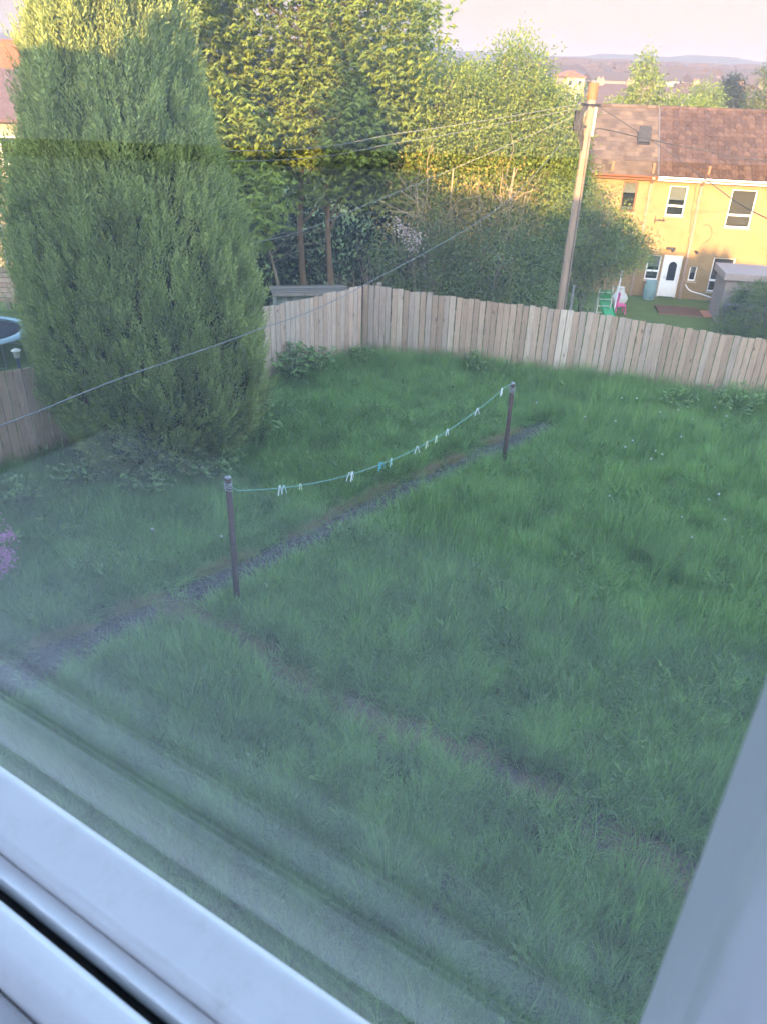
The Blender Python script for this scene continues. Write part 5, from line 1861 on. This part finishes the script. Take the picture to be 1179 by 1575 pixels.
house_pane = pane_mat()
inside_dark = mat('dim_room', (0.10, 0.09, 0.08), (0.07, 0.065, 0.06), scale=2, rough=1)
PARTY = -1.42
EAVE, RIDG = (-0.36, 5.70), (3.5, 8.45)
hl = thing('terraced_house', 'left end of the far yellow terraced house, under the flat brown-grey tiled roof', 'house', tuple(FO + FX * -3))
hr = thing('terraced_house', 'right part of the far yellow terraced house, with white back door and red pantiles', 'house', tuple(FO + FX * 2))
WL = [(-2.90, -2.20, 3.98, 5.38)]
WR = [(-0.72, 0.16, 3.92, 5.30), (2.16, 3.34, 3.55, 5.28), (-1.10, -0.42, 0.82, 2.05), (-0.32, 0.60, 0.0, 2.10), (1.02, 1.40, 0.90, 1.64), (2.05, 3.10, 0.45, 2.12), (5.6, 6.8, 3.6, 5.2)]
for h_, x0, x1, holes in ((hl, -4.55, PARTY, WL), (hr, PARTY, 10.0, WR)):
    g = Geo()
    wall_holes(g, x0, x1, -0.25, 5.72, holes, 0.0, 0.28)
    fbox(g, (x0, 0.281, -0.25), (x0 + 0.25, 7.0, 5.72))
    fbox(g, (x1 - 0.25, 0.281, -0.25), (x1, 7.0, 5.72))
    fbox(g, (x0 + 0.251, 6.75, -0.25), (x1 - 0.251, 7.0, 5.72))
    if h_ is hl:                                       # gable triangle
        g.add([FO + FX * x0 + FY * y + Z3 * z for y, z in ((0.02, 5.73), (7.0, 5.73), (3.5, 8.30))] + [FO + FX * (x0 + 0.25) + FY * y + Z3 * z for y, z in ((0.02, 5.73), (7.0, 5.73), (3.5, 8.30))],
              [(0, 2, 1), (3, 4, 5), (0, 1, 4, 3), (1, 2, 5, 4), (2, 0, 3, 5)])
    g.build('wall', cream, h_)
    g = Geo()
    fbox(g, (x0 + 0.26, 0.9, 0.0), (x1 - 0.26, 0.95, 5.6))
    fbox(g, (x0 + 0.26, 0.29, 2.6), (x1 - 0.26, 0.89, 2.75))
    g.build('inner_wall', inside_dark, h_)
    kind = 'flat' if h_ is hl else 'pan'
    g = Geo()
    rx0, rx1 = (x0 - 0.10, PARTY - 0.03) if h_ is hl else (PARTY + 0.03, x1)
    roof_sheet(g, rx0, rx1, EAVE, RIDG, kind)
    # back slope and boarding
    g.prism([(EAVE[0], EAVE[1] - 0.05), (RIDG[0], RIDG[1] - 0.02), (7.36, 5.70), (7.36, 5.62), (RIDG[0], RIDG[1] - 0.12), (EAVE[0], EAVE[1] - 0.13)], FO, FY, Z3, FX, rx0 + 0.02, rx1 - 0.02, v=0.3)
    rm = g.build('roof', roof_flat if h_ is hl else roof_pan, h_)
    g = Geo()
    k = rx0
    while k < rx1 - 0.05:
        w = min(0.44, rx1 - k)
        g.tube([FO + FX * k + FY * RIDG[0] + Z3 * (RIDG[1] + 0.02), FO + FX * (k + w - 0.015) + FY * RIDG[0] + Z3 * (RIDG[1] + 0.02)], [0.11, 0.105], 10)
        k += w
    g.build('ridge_tiles', roof_flat if h_ is hl else roof_pan, rm)
    g = Geo()
    g.tube([FO + FX * rx0 + FY * -0.43 + Z3 * 5.66, FO + FX * rx1 + FY * -0.43 + Z3 * 5.66], 0.05, 8)
    g.build('gutter', brown_frame if h_ is hl else white_paint, h_)
    g = Geo()
    fbox(g, (rx0, -0.335, 5.50), (rx1, -0.305, 5.64))
    g.build('fascia', brown_frame if h_ is hl else white_paint, h_)
g = Geo()
fbox(g, (PARTY - 0.05, 3.45, 8.4), (PARTY + 0.05, 3.5, 8.45))
up_ = unit(FY * (RIDG[0] - EAVE[0]) + Z3 * (RIDG[1] - EAVE[1]))
nn_ = np.cross(FX, up_)
g = Geo()
g.box(FO + FX * PARTY + FY * EAVE[0] + Z3 * EAVE[1], FX, up_, nn_, (-0.035, 0.0, 0.0), (0.035, 4.7, 0.085))
g.build('party_flashing', mat('lead', (0.10, 0.095, 0.10), (0.14, 0.13, 0.14), scale=6, rough=0.6), hr)
window_unit(hl, *WL[0], brown_frame, 'clutter', transom=0)
window_unit(hr, *WR[0], white_paint, 'roller')
window_unit(hr, *WR[1], white_paint, 'vertical')
window_unit(hr, *WR[2], white_paint, 'roller', transom=0.36)
window_unit(hr, *WR[4], white_paint, 'roller', transom=0)
window_unit(hr, *WR[5], white_paint, 'vertical')
window_unit(hr, *WR[6], white_paint, 'vertical')
# white back door with an arched dark glass
g = Geo()
x0, x1 = -0.32, 0.60
fbox(g, (x0, 0.06, 0.0), (x0 + 0.06, 0.16, 2.10))
fbox(g, (x1 - 0.06, 0.06, 0.0), (x1, 0.16, 2.10))
fbox(g, (x0 + 0.06, 0.061, 2.03), (x1 - 0.06, 0.159, 2.10))
dr_ = g.build('door', white_paint, hr)
g = Geo()
fbox(g, (x0 + 0.07, 0.09, 0.03), (x1 - 0.07, 0.13, 2.02), bev=0.004)
for k in range(5):
    fbox(g, (x0 + 0.16, 0.082, 0.16 + 0.075 * k), (x1 - 0.16, 0.092, 0.16 + 0.075 * k + 0.06))
g.build('door_leaf', white_paint, dr_)
arch = [(0.0 - 0.20, 0.85), (0.20, 0.85)] + [(0.20 * math.cos(a), 1.55 + 0.22 * math.sin(a)) for a in np.linspace(0, math.pi, 13)]
g = Geo()
g.prism([(x + 0.19, z) for x, z in arch], FO, FX, Z3, -FY, -0.088, -0.078)
g.build('door_glass', dark_glass, dr_)
g = Geo()
g.tube([FO + FX * -0.17 + FY * 0.085 + Z3 * 1.0, FO + FX * -0.17 + FY * 0.03 + Z3 * 1.0, FO + FX * -0.06 + FY * 0.03 + Z3 * 1.0], 0.014, 6)
g.build('handle', galv, dr_)
g = Geo()
fbox(g, (-0.5, -0.38, -0.28), (0.75, 0.0, -0.01), bev=0.01)
g.build('doorstep', sill_stone, hr)
# pipes down the wall, each rising past the gutter as a vent
for (h_, xa, xb) in ((hl, -1.62, -1.62), (hr, 0.70, 0.80)):
    g = Geo()
    g.tube([FO + FX * xb + FY * -0.10 + Z3 * -0.2, FO + FX * (xa * 0.5 + xb * 0.5) + FY * -0.10 + Z3 * 3.0, FO + FX * xa + FY * -0.10 + Z3 * 5.35, FO + FX * xa + FY * -0.50 + Z3 * 5.62], 0.08, 10)
    for z in (0.8, 2.9, 4.6):
        g.tube([FO + FX * (xa + 0.05 * (5 - z) / 5 * (h_ is hr)) + FY * -0.10 + Z3 * z, FO + FX * (xa + 0.05 * (5 - z) / 5 * (h_ is hr)) + FY * -0.10 + Z3 * (z + 0.10)], 0.105, 10)
    g.build('downpipe', pipe_m, h_, smooth=False)
for h_, xa in ((hl, -3.55), (hl, -1.66), (hr, 0.86)):
    g = Geo()
    b = FO + FX * xa + FY * -0.22 + Z3 * 5.78
    g.tube([b, b + Z3 * 0.42], 0.055, 9)
    g.tube([b + Z3 * 0.36, b + Z3 * 0.46], [0.075, 0.07], 9)
    g.build('vent_pipe', terracotta, h_)
# open roof window
g = Geo()
ro = FO + FX * -2.15 + FY * EAVE[0] + Z3 * EAVE[1]
g.box(ro, FX, up_, nn_, (-0.30, 2.05, 0.02), (0.30, 2.85, 0.10), bev=0.01)
sk = g.build('roof_window', dark_metal, hl)
g = Geo()
tilt_up = unit(up_ * 0.86 + nn_ * 0.5)
g.box(ro + up_ * 2.10 + nn_ * 0.12, FX, tilt_up, np.cross(FX, tilt_up), (-0.28, 0, 0), (0.28, 0.75, 0.04), bev=0.006)
g.build('sash', dark_metal, sk)
# fittings on the wall
g = Geo()
b = FO + FX * -0.93 + FY * -0.02 + Z3 * 3.75
g.tube([b, b - FY * 0.35], 0.02, 6)
g.tube([b - FY * 0.3 - FX * 0.25, b - FY * 0.3 + FX * 0.25], 0.018, 6)
g.tube([b - FX * 0.2 + Z3 * 0.12, b - FX * 0.2 - Z3 * 0.18 - FY * 0.1], 0.018, 6)
g.tube([b + FX * 0.2 + Z3 * 0.15, b + FX * 0.2 - Z3 * 0.1 - FY * 0.1], 0.018, 6)
g.build('bracket', dark_metal, hr)
g = Geo()
b = FO + FX * -0.1 + FY * -0.02 + Z3 * 2.42
g.box(b, FX, FY, Z3, (-0.22, -0.12, -0.05), (0.22, 0.02, 0.05), bev=0.012)
g.ball(b + FX * 0.1 - FY * 0.12 - Z3 * 0.08, 0.08, 8, 6)
g.build('door_lamp', dark_metal, hr)
g = Geo()
b = FO + FX * 1.15 + FY * -0.02 + Z3 * 2.35
g.tube([b, b - FY * 0.15 - Z3 * 0.03], [0.03, 0.07], 8)
g.box(b, FX, FY, Z3, (-0.12, -0.03, -0.03), (0.02, 0.02, 0.04))
g.build('flood_lamp', dark_metal, hr)
g = Geo()
g.tube([FO + FX * (1.35 + 0.32 * math.cos(a)) + FY * -0.015 + Z3 * (3.2 + 0.42 * math.sin(a)) for a in np.linspace(2.2, -1.4, 15)], 0.012, 5)
g.tube([FO + FX * 0.45 + FY * -0.015 + Z3 * 5.4, FO + FX * 0.5 + FY * -0.015 + Z3 * 4.3, FO + FX * 0.62 + FY * -0.015 + Z3 * 3.2], 0.012, 5)
g.build('wall_cable', wire_d, hr)

# ------------------------------------------------------------------ things in the far gardens
slab_m = mat('patio_slab', (0.22, 0.19, 0.17), (0.30, 0.26, 0.23), scale=3, rough=0.9, bump=0.3)
g = Geo()
for i in range(12):
    for j in range(3):
        fbox(g, (-3.2 + i * 0.6, -2.2 + j * 0.6, -0.25), (-2.61 + i * 0.6, -1.61 + j * 0.6, -0.02 + random.uniform(0, 0.012)), bev=0.006)
structure(g.build('patio', slab_m))
deck_m = board_mat('old_deck', [(0, (0.10, 0.055, 0.035)), (0.6, (0.17, 0.09, 0.055)), (1, (0.26, 0.17, 0.12))], grain_dir=(1.5, 14, 14))
t = thing('wooden_deck', 'low platform of worn reddish brown boards in front of the white back door', 'deck', tuple(FO + FX * 0.2 - FY * 3.3))
g = Geo()
for k in range(9):
    fbox(g, (-0.7, -3.6 + k * 0.15, 0.12), (1.3, -3.6 + k * 0.15 + 0.14, 0.145), bev=0.003)
g.build('boards', deck_m, t)
g = Geo()
fbox(g, (-0.7, -3.62, -0.1), (1.3, -3.60, 0.119))
fbox(g, (-0.7, -2.28, -0.1), (1.3, -2.26, 0.119))
g.build('skirt', deck_m, t)
t = thing('rusty_sheet', 'rust coloured board lying flat right of the wooden platform', 'board', tuple(FO + FX * 1.7 - FY * 3.2))
t.empty_display_size = 0.1
g = Geo()
g.box(FO + FX * 1.38 - FY * 3.7 + Z3 * 0.06, unit(FX + Z3 * 0.03), FY, unit(Z3 - FX * 0.03), (0, 0, 0), (0.72, 1.2, 0.03), bev=0.004)
g.build('panel', mat('rust_sheet', (0.30, 0.12, 0.06), (0.42, 0.22, 0.14), scale=5, rough=0.9), t)
g = Geo()
for k in range(3):
    for j in range(2):
        fbox(g, (2.16 + 0.22 * k + 0.1 * j, -3.9, -0.05 + 0.085 * j), (2.37 + 0.22 * k + 0.1 * j, -3.79, 0.03 + 0.085 * j), bev=0.006)
tag(g.build('brick_kerb', mat('old_brick', (0.30, 0.14, 0.11), (0.38, 0.20, 0.16), scale=12, rough=0.95, bump=0.4)), 'short low stack of pinkish bricks at the corner of the far lawn', 'bricks')
# climbing frame slide
t = thing('toddler_slide', 'small green garden slide with pale ladder rails on the far lawn', 'slide', (9.95, 35.3, -3.5))
SO = np.array([9.7, 35.4, -3.5])
green_p = mat('green_plastic', (0.05, 0.33, 0.12), (0.04, 0.28, 0.10), scale=8, rough=0.4)
for s_ in (-0.30, 0.30):
    g = Geo()
    g.tube([SO + np.array([s_ - 0.05, -0.35, 0]), SO + np.array([s_, 0.0, 1.42])], 0.032, 7)
    g.build('ladder_rail', pale_plastic, t)
    g = Geo()
    g.tube([SO + np.array([s_ + 0.03, 0.45, 0]), SO + np.array([s_, 0.03, 1.15])], 0.028, 7)
    g.build('leg', pale_plastic, t)
g = Geo()
for k in range(4):
    f = 0.2 + 0.2 * k
    g.box(SO + np.array([0, -0.35 + 0.35 * f, 1.42 * f]), X3, Y3, Z3, (-0.31, -0.04, -0.015), (0.29, 0.04, 0.015))
g.build('steps', pale_plastic, t)
g = Geo()
ch = spline([SO + np.array([0.0, -0.12, 0.98]), SO + np.array([0.02, -0.10, 0.70]), SO + np.array([0.12, -0.35, 0.40]), SO + np.array([0.2, -0.75, 0.16])], 6)
for i in range(len(ch) - 1):
    a, b = ch[i], ch[i + 1]
    for xa, xb, za, zb in ((-0.25, 0.25, 0, 0), (-0.27, -0.25, 0, 0.12), (0.25, 0.27, 0, 0.12)):
        g.quad(a + np.array([xa, 0, za]), a + np.array([xb, 0, zb if xa != -0.25 or xb != 0.25 else za]), b + np.array([xb, 0, zb if xa != -0.25 or xb != 0.25 else za]), b + np.array([xa, 0, za]))
g.box(SO + np.array([0, 0, 0.95]), X3, Y3, Z3, (-0.27, -0.02, 0), (0.27, 0.02, 0.28))
g.build('chute', green_p, t)
# child's chair
t = thing('garden_chair', 'small pink plastic chair on the far lawn beside the green slide', 'chair', (10.75, 36.3, -3.55))
pink = mat('pink_plastic', (0.72, 0.10, 0.28), (0.62, 0.09, 0.25), scale=8, rough=0.4)
CO = np.array([10.72, 36.3, -3.52])
g = Geo()
g.box(CO, X3, Y3, Z3, (-0.24, -0.24, 0.36), (0.24, 0.24, 0.41), bev=0.015)
g.build('seat', pink, t)
g = Geo()
g.box(CO + np.array([-0.22, 0, 0.42]), unit([0.12, 0, 0.99]), Y3, unit([0.99, 0, -0.12]), (0, -0.24, 0), (0.55, 0.24, 0.04), bev=0.012)
g.build('backrest', pink, t)
for a in (-0.2, 0.2):
    for b in (-0.2, 0.2):
        g = Geo()
        g.tube([CO + np.array([a, b, 0.37]), CO + np.array([a * 1.15, b * 1.15, 0])], 0.03, 6)
        g.build('leg', pink, t)
# drying pole and sack
t = thing('drying_pole', 'thin white pole standing between the green slide and the pink chair', 'pole', (10.35, 35.9, -3.5))
g = Geo()
g.tube([(10.35, 35.9, -3.55), (10.42, 35.9, -1.45)], 0.035, 8)
g.build('shaft', white_paint, t)
g = Geo()
g.tube([(10.42, 35.9, -1.5), (10.42, 35.9, -1.36)], 0.05, 8)
g.build('cap', white_paint, t)
t = thing('laundry_bag', 'pale crumpled sack leaning by the left corner of the far house', 'bag', (11.0, 37.6, -3.55))
V, F = [], []
for i in range(10):
    z = i / 9
    for k in range(20):
        a = 2 * math.pi * k / 20
        r = 0.36 * (math.sin(min(1, z * 1.15 + 0.12) * math.pi * 0.86) * 0.9 + 0.12) * (1 + 0.10 * math.sin(3 * a + 5 * z) + 0.06 * math.sin(7 * a - 3 * z))
        V.append((11.0 + r * math.cos(a), 37.6 + r * math.sin(a) * 0.8, -3.56 + 0.95 * z))
F = [(i * 20 + k, i * 20 + (k + 1) % 20, (i + 1) * 20 + (k + 1) % 20, (i + 1) * 20 + k) for i in range(9) for k in range(20)]
g = Geo()
g.add(V, F)
g.add([(11.0, 37.6, -2.60)] + V[-20:], [(0, 1 + k, 1 + (k + 1) % 20) for k in range(20)])
g.build('sack', mat('pale_sack', (0.62, 0.58, 0.52), (0.5, 0.47, 0.42), scale=5, rough=0.9, bump=0.4), t, smooth=True)
# water butt by the kitchen window
t = thing('water_butt', 'teal grey water butt with lid under the low window left of the white door', 'barrel', tuple(FO + FX * -0.75 - FY * 0.6))
b = FO + FX * -0.78 - FY * 0.6
teal = mat('teal_plastic', (0.20, 0.30, 0.30), (0.16, 0.25, 0.26), scale=8, rough=0.5)
g = Geo()
zz = np.linspace(0, 0.85, 9)
g.tube([b + Z3 * z for z in zz], [0.27 + 0.04 * math.sin(z / 0.85 * math.pi) + (0.012 if i % 2 else 0) for i, z in enumerate(zz)], 16)
g.build('body', teal, t, smooth=False)
g = Geo()
g.tube([b + Z3 * 0.85, b + Z3 * 0.92], [0.30, 0.27], 16)
g.build('lid', teal, t)
g = Geo()
g.tube([b - FY * 0.3 + Z3 * 0.15, b - FY * 0.40 + Z3 * 0.14], 0.02, 6)
g.build('tap', dark_metal, t)
# grey shed and bin at the right edge
gs_w = mat('grey_shed_wall', (0.26, 0.22, 0.20), (0.21, 0.18, 0.165), scale=3, rough=0.9, bump=0.3)
gs_r = mat('grey_shed_roof', (0.33, 0.27, 0.25), (0.28, 0.23, 0.21), scale=5, rough=0.9)
t = thing('grey_shed', 'flat roofed grey shed with one small window at the right edge before the far house', 'shed', (16.2, 35.5, -3.5))
GO = np.array([14.95, 35.3, -3.55])
g = Geo()
g.box(GO, FX, FY, Z3, (0, 0, 0), (3.0, 0.06, 1.95))
g.box(GO, FX, FY, Z3, (0, 0.061, 0), (0.06, 2.0, 1.95))
g.box(GO, FX, FY, Z3, (2.94, 0.061, 0), (3.0, 2.0, 1.95))
g.box(GO, FX, FY, Z3, (0.061, 1.94, 0), (2.939, 2.0, 1.95))
g.build('wall', gs_w, t)
g = Geo()
g.box(GO, FX, FY, Z3, (-0.15, -0.15, 1.951), (3.15, 2.15, 2.28), bev=0.02)
g.build('roof', gs_r, t)
g = Geo()
for a, b_ in (((0.58, -0.025, 0.98), (1.08, -0.001, 1.03)), ((0.58, -0.025, 1.50), (1.08, -0.001, 1.55)), ((0.58, -0.024, 1.031), (0.63, -0.001, 1.499)), ((1.03, -0.024, 1.031), (1.08, -0.001, 1.499)), ((0.805, -0.022, 1.031), (0.845, -0.001, 1.499))):
    g.box(GO, FX, FY, Z3, a, b_)
w = g.build('window', dark_metal, t)
g = Geo()
g.box(GO, FX, FY, Z3, (0.631, -0.012, 1.031), (1.029, -0.004, 1.499))
g.build('pane', dark_glass, w)
purple = mat('purple_plastic', (0.13, 0.07, 0.24), (0.10, 0.055, 0.19), scale=8, rough=0.45)


def wheelie(loc, m, label):
    t = thing('wheelie_bin', label, 'bin', loc)
    L_ = np.array(loc)
    g = Geo()
    V = []
    for (w, d, z) in ((0.42, 0.46, 0.06), (0.56, 0.62, 0.92), (0.60, 0.66, 0.93), (0.60, 0.66, 0.98)):
        V += [L_ + FX * a * w / 2 + FY * b * d / 2 + Z3 * z for a, b in ((-1, -1), (1, -1), (1, 1), (-1, 1))]
    F = [(i * 4 + k, i * 4 + (k + 1) % 4, i * 4 + 4 + (k + 1) % 4, i * 4 + 4 + k) for i in range(3) for k in range(4)] + [(3, 2, 1, 0), (12, 13, 14, 15)]
    g.add(V, F)
    g.build('body', m, t)
    g = Geo()
    g.box(L_, FX, unit(FY + Z3 * 0.06), unit(Z3 - FY * 0.06), (-0.31, -0.36, 0.985), (0.31, 0.34, 1.03), bev=0.015)
    g.tube([L_ + FX * -0.25 + FY * 0.38 + Z3 * 0.98, L_ + FX * 0.25 + FY * 0.38 + Z3 * 0.98], 0.02, 6)
    g.build('lid', m, t)
    for s_ in (-0.26, 0.26):
        g = Geo()
        g.tube([L_ + FX * (s_ - 0.025) + FY * 0.22 + Z3 * 0.1, L_ + FX * (s_ + 0.025) + FY * 0.22 + Z3 * 0.1], 0.1, 12)
        g.build('wheel', rubber, t)

wheelie((15.25, 34.75, -3.54), purple, 'purple wheelie bin in front of the grey shed at the right edge')
wheelie((15.95, 34.6, -3.54), mat('grey_plastic', (0.18, 0.17, 0.19), (0.14, 0.135, 0.15), scale=8, rough=0.5), 'grey wheelie bin half behind the round bush, right of the purple one')
g = Geo()
g.tube(spline([FO + FX * 0.95 - FY * 0.12 + Z3 * 0.75, FO + FX * 1.2 - FY * 0.3 + Z3 * 0.5, FO + FX * 1.9 - FY * 0.4 + Z3 * 0.35, FO + FX * 3.0 - FY * 0.4 + Z3 * 0.05]), 0.025, 6)
tag(g.build('garden_hose', white_paint), 'pale hose hanging along the foot of the yellow wall right of the downpipe', 'hose')

# ------------------------------------------------------------------ houses beyond
pink_wall = mat('pink_roughcast', (0.34, 0.215, 0.165), (0.29, 0.18, 0.14), scale=2, rough=0.95)
white_wall = mat('white_roughcast', (0.30, 0.285, 0.27), (0.26, 0.25, 0.24), scale=2, rough=0.95)
cream_wall = mat('cream_wall', (0.34, 0.29, 0.22), (0.30, 0.255, 0.19), scale=2, rough=0.95)
red_roof = mat('red_roof', (0.085, 0.05, 0.042), (0.115, 0.066, 0.055), scale=3, rough=0.9, bump=0.4)
dark_roof = mat('dark_roof', (0.075, 0.055, 0.06), (0.11, 0.08, 0.085), scale=3, rough=0.9, bump=0.4)
purple_roof = mat('purple_roof', (0.11, 0.07, 0.075), (0.15, 0.10, 0.10), scale=3, rough=0.9, bump=0.4)
orange_roof = mat('orange_roof', (0.26, 0.09, 0.04), (0.32, 0.12, 0.055), scale=3, rough=0.9, bump=0.4)


def far_house(label, c, w, d, eave, ridge, rot, wm, rmat, chim=(0.5,), hip=0.0, name='distant_house', floors=2):
    c = np.array(c, float)
    ex = np.array([math.cos(rot), math.sin(rot), 0])
    ey = np.array([-math.sin(rot), math.cos(rot), 0])
    t = thing(name, label, 'house', tuple(c))
    g = Geo()
    g.box(c, ex, ey, Z3, (-w / 2, 0, -1.0), (w / 2, d, eave))
    g.add([c + ex * s * (w / 2 - 0.01) + ey * y + Z3 * z for s in (-1, 1) for y, z in ((0.02, eave), (d - 0.02, eave), (d / 2, ridge - 0.15))],
          [(0, 2, 1), (3, 4, 5), (0, 3, 5, 2), (1, 2, 5, 4)]) if not hip else None
    g.build('wall', wm, t)
    g = Geo()
    o = 0.35
    r = [c + ex * (-w / 2 - o) - ey * o + Z3 * (eave - 0.1), c + ex * (w / 2 + o) - ey * o + Z3 * (eave - 0.1), c + ex * (w / 2 + o) + ey * (d + o) + Z3 * (eave - 0.1), c + ex * (-w / 2 - o) + ey * (d + o) + Z3 * (eave - 0.1),
         c + ex * (-w / 2 - (o if not hip else -hip)) + ey * d / 2 + Z3 * ridge, c + ex * (w / 2 + (o if not hip else -hip)) + ey * d / 2 + Z3 * ridge]
    r += [p + Z3 * 0.14 for p in r]
    g.add(r, [(6, 7, 11, 10), (8, 9, 10, 11), (7, 8, 11), (9, 6, 10), (0, 4, 5, 1), (2, 5, 4, 3), (1, 5, 2), (3, 4, 0), (0, 1, 7, 6), (1, 2, 8, 7), (2, 3, 9, 8), (3, 0, 6, 9)])
    rf = g.build('roof', rmat, t)
    for f in chim:
        g = Geo()
        b = c + ex * (-w / 2 + f * w) + ey * d / 2
        g.box(b, ex, ey, Z3, (-0.5, -0.35, ridge - 0.8), (0.5, 0.35, ridge + 0.7))
        for q in (-0.25, 0.25):
            g.tube([b + ex * q + Z3 * (ridge + 0.7), b + ex * q + Z3 * (ridge + 0.95)], 0.13, 7)
        g.build('chimney', wm, rf)
    n = max(2, int(w / 2.6))
    for fl in range(floors):
        for k in range(n):
            x = -w / 2 + (k + 0.5) * w / n
            z = eave - 2.0 - fl * 2.7
            g = Geo()
            g.box(c, ex, ey, Z3, (x - 0.55, -0.05, z), (x + 0.55, 0.02, z + 1.3))
            wd = g.build('window', white_paint, t)
            g = Geo()
            g.box(c, ex, ey, Z3, (x - 0.47, -0.062, z + 0.08), (x + 0.47, -0.052, z + 1.22))
            g.build('pane', dark_glass, wd)
    return t

far_house('far pink-walled house with red roof and chimney, above the ridge, left one of two', (50.0, 150, -1.2), 8, 7, 5.0, 6.9, -0.1, pink_wall, red_roof, chim=(0.62,), hip=2.0)
far_house('far pink-walled house with red roof near the right edge, right one of two', (60.5, 152, -1.2), 7, 7, 5.2, 7.1, -0.1, pink_wall, red_roof, chim=(0.35,), hip=2.0)
far_house('far white house wall with dark roof, below the left pink house', (41.5, 126, -2.2), 7, 6, 5.2, 7.4, -0.15, white_wall, dark_roof, chim=())
far_house('far white house with dark roof between the oval tree and the right edge conifer', (50.5, 118, -2.4), 6, 6, 5.6, 7.6, -0.15, white_wall, dark_roof, chim=())
far_house('far orange lit block rising between the sunlit trees and the airy tree', (42.6, 215, -2), 5, 8, 8.4, 9.6, 0.2, cream_wall, orange_roof, chim=(), hip=2.0)
far_house('brown roofed distant house behind the telegraph pole top, chimneys at both ends', (29.0, 118, -3.6), 9, 7, 6.6, 9.0, -0.1, pink_wall, dark_roof, chim=(0.3, 0.75), hip=2.0)
far_house('neighbouring cream house with purple-brown roof at the left edge beside the conifer', (-21.5, 41, -3.6), 8, 8, 7.0, 9.0, 0.1, cream_wall, purple_roof, chim=(), name='neighbour_house')
far_house('orange roofed house behind the cream one at the far left edge', (-29.5, 60, -3.6), 9, 8, 8.0, 10.6, 0.1, pink_wall, orange_roof, chim=(0.8,), name='neighbour_house')
# the far town: too many houses to count
g = Geo()
for _ in range(700):
    y = random.uniform(300, 800)
    x = y * random.uniform(0.12, 0.60)
    z = float(terrain(x, y))
    w, d, h = random.uniform(6, 16), random.uniform(6, 9), random.uniform(4.5, 7)
    a = random.choice((0.3, -0.4, 1.2)) + random.uniform(-0.1, 0.1)
    ex, ey = np.array([math.cos(a), math.sin(a), 0]), np.array([-math.sin(a), math.cos(a), 0])
    o = np.array([x, y, z])
    v = random.random()
    g.box(o, ex, ey, Z3, (-w / 2, -d / 2, -1), (w / 2, d / 2, h), v=v * 0.5)
    g.prism([(-d / 2 - 0.3, h), (d / 2 + 0.3, h), (0, h + 2.6)], o, ey, Z3, ex, -w / 2 - 0.3, w / 2 + 0.3, v=0.55 + 0.45 * random.random())
m, nt, out = new_mat('town_walls_roofs')
b = nt.nodes.new('ShaderNodeBsdfPrincipled')
b.inputs['Roughness'].default_value = 0.9
at = nt.nodes.new('ShaderNodeAttribute')
at.attribute_name = 'v'
r = ramp(nt, [(0.0, (0.42, 0.41, 0.40)), (0.25, (0.30, 0.27, 0.25)), (0.49, (0.20, 0.16, 0.14)), (0.54, (0.05, 0.035, 0.035)), (0.8, (0.075, 0.05, 0.045)), (1.0, (0.05, 0.045, 0.05))])
nt.links.new(at.outputs['Fac'], r.inputs[0])
nt.links.new(r.outputs[0], b.inputs['Base Color'])
nt.links.new(b.outputs[0], out.inputs[0])
o = structure(g.build('distant_town', m), 'stuff')
tag(o, 'hazy spread of pale town houses below the far hills', 'town')
# far-off woods and hedgerows reading as masses
Vs, Fs, vs, n0 = [], [], [], 0
for _ in range(1100):
    y = random.uniform(260, 800)
    x = y * random.uniform(-0.55, 0.62)
    s_ = random.uniform(2.2, 4.5)
    if mnoise.noise(Vector((x * 0.012, y * 0.012, 0))) < -0.05:
        continue
    z = float(terrain(x, y))
    m_ = 110
    dd = unit(rng.normal(size=(m_, 3)))
    P = np.array([x, y, z + s_ * 0.75]) + dd * s_ * np.array([1.1, 1.1, 0.75]) * rng.uniform(0.6, 1.0, (m_, 1))
    V, F = kites(P, rng.normal(size=(m_, 3)), s_ * 0.42, s_ * 0.34)
    Vs.append(V)
    Fs.append(F + n0)
    vs.append(rng.uniform(0, 1, m_))
    n0 += len(V)
o = structure(np_mesh('distant_woods', np.concatenate(Vs), np.concatenate(Fs), leaf_dark, v=np.concatenate(vs)), 'stuff')
tag(o, 'dark hazy belts of trees in the valley beyond the houses', 'woods')

# ------------------------------------------------------------------ the hazy evening air
def build_haze():
    g = Geo()
    g.box((0, 0, 0), X3, Y3, Z3, (-2590, -490, -14), (2590, 2190, 52))
    m, nt, out = new_mat('hazy_air')
    pv = nt.nodes.new('ShaderNodeVolumePrincipled')
    pv.inputs['Color'].default_value = (0.44, 0.46, 0.60, 1)
    pv.inputs['Density'].default_value = HAZE
    pv.inputs['Anisotropy'].default_value = 0.0
    nt.links.new(pv.outputs[0], out.inputs['Volume'])
    o = g.build('haze', m)
    structure(o, 'stuff')
    o['label'] = 'pale evening haze over the valley and far hills'

HAZE = 0.0009
build_haze()
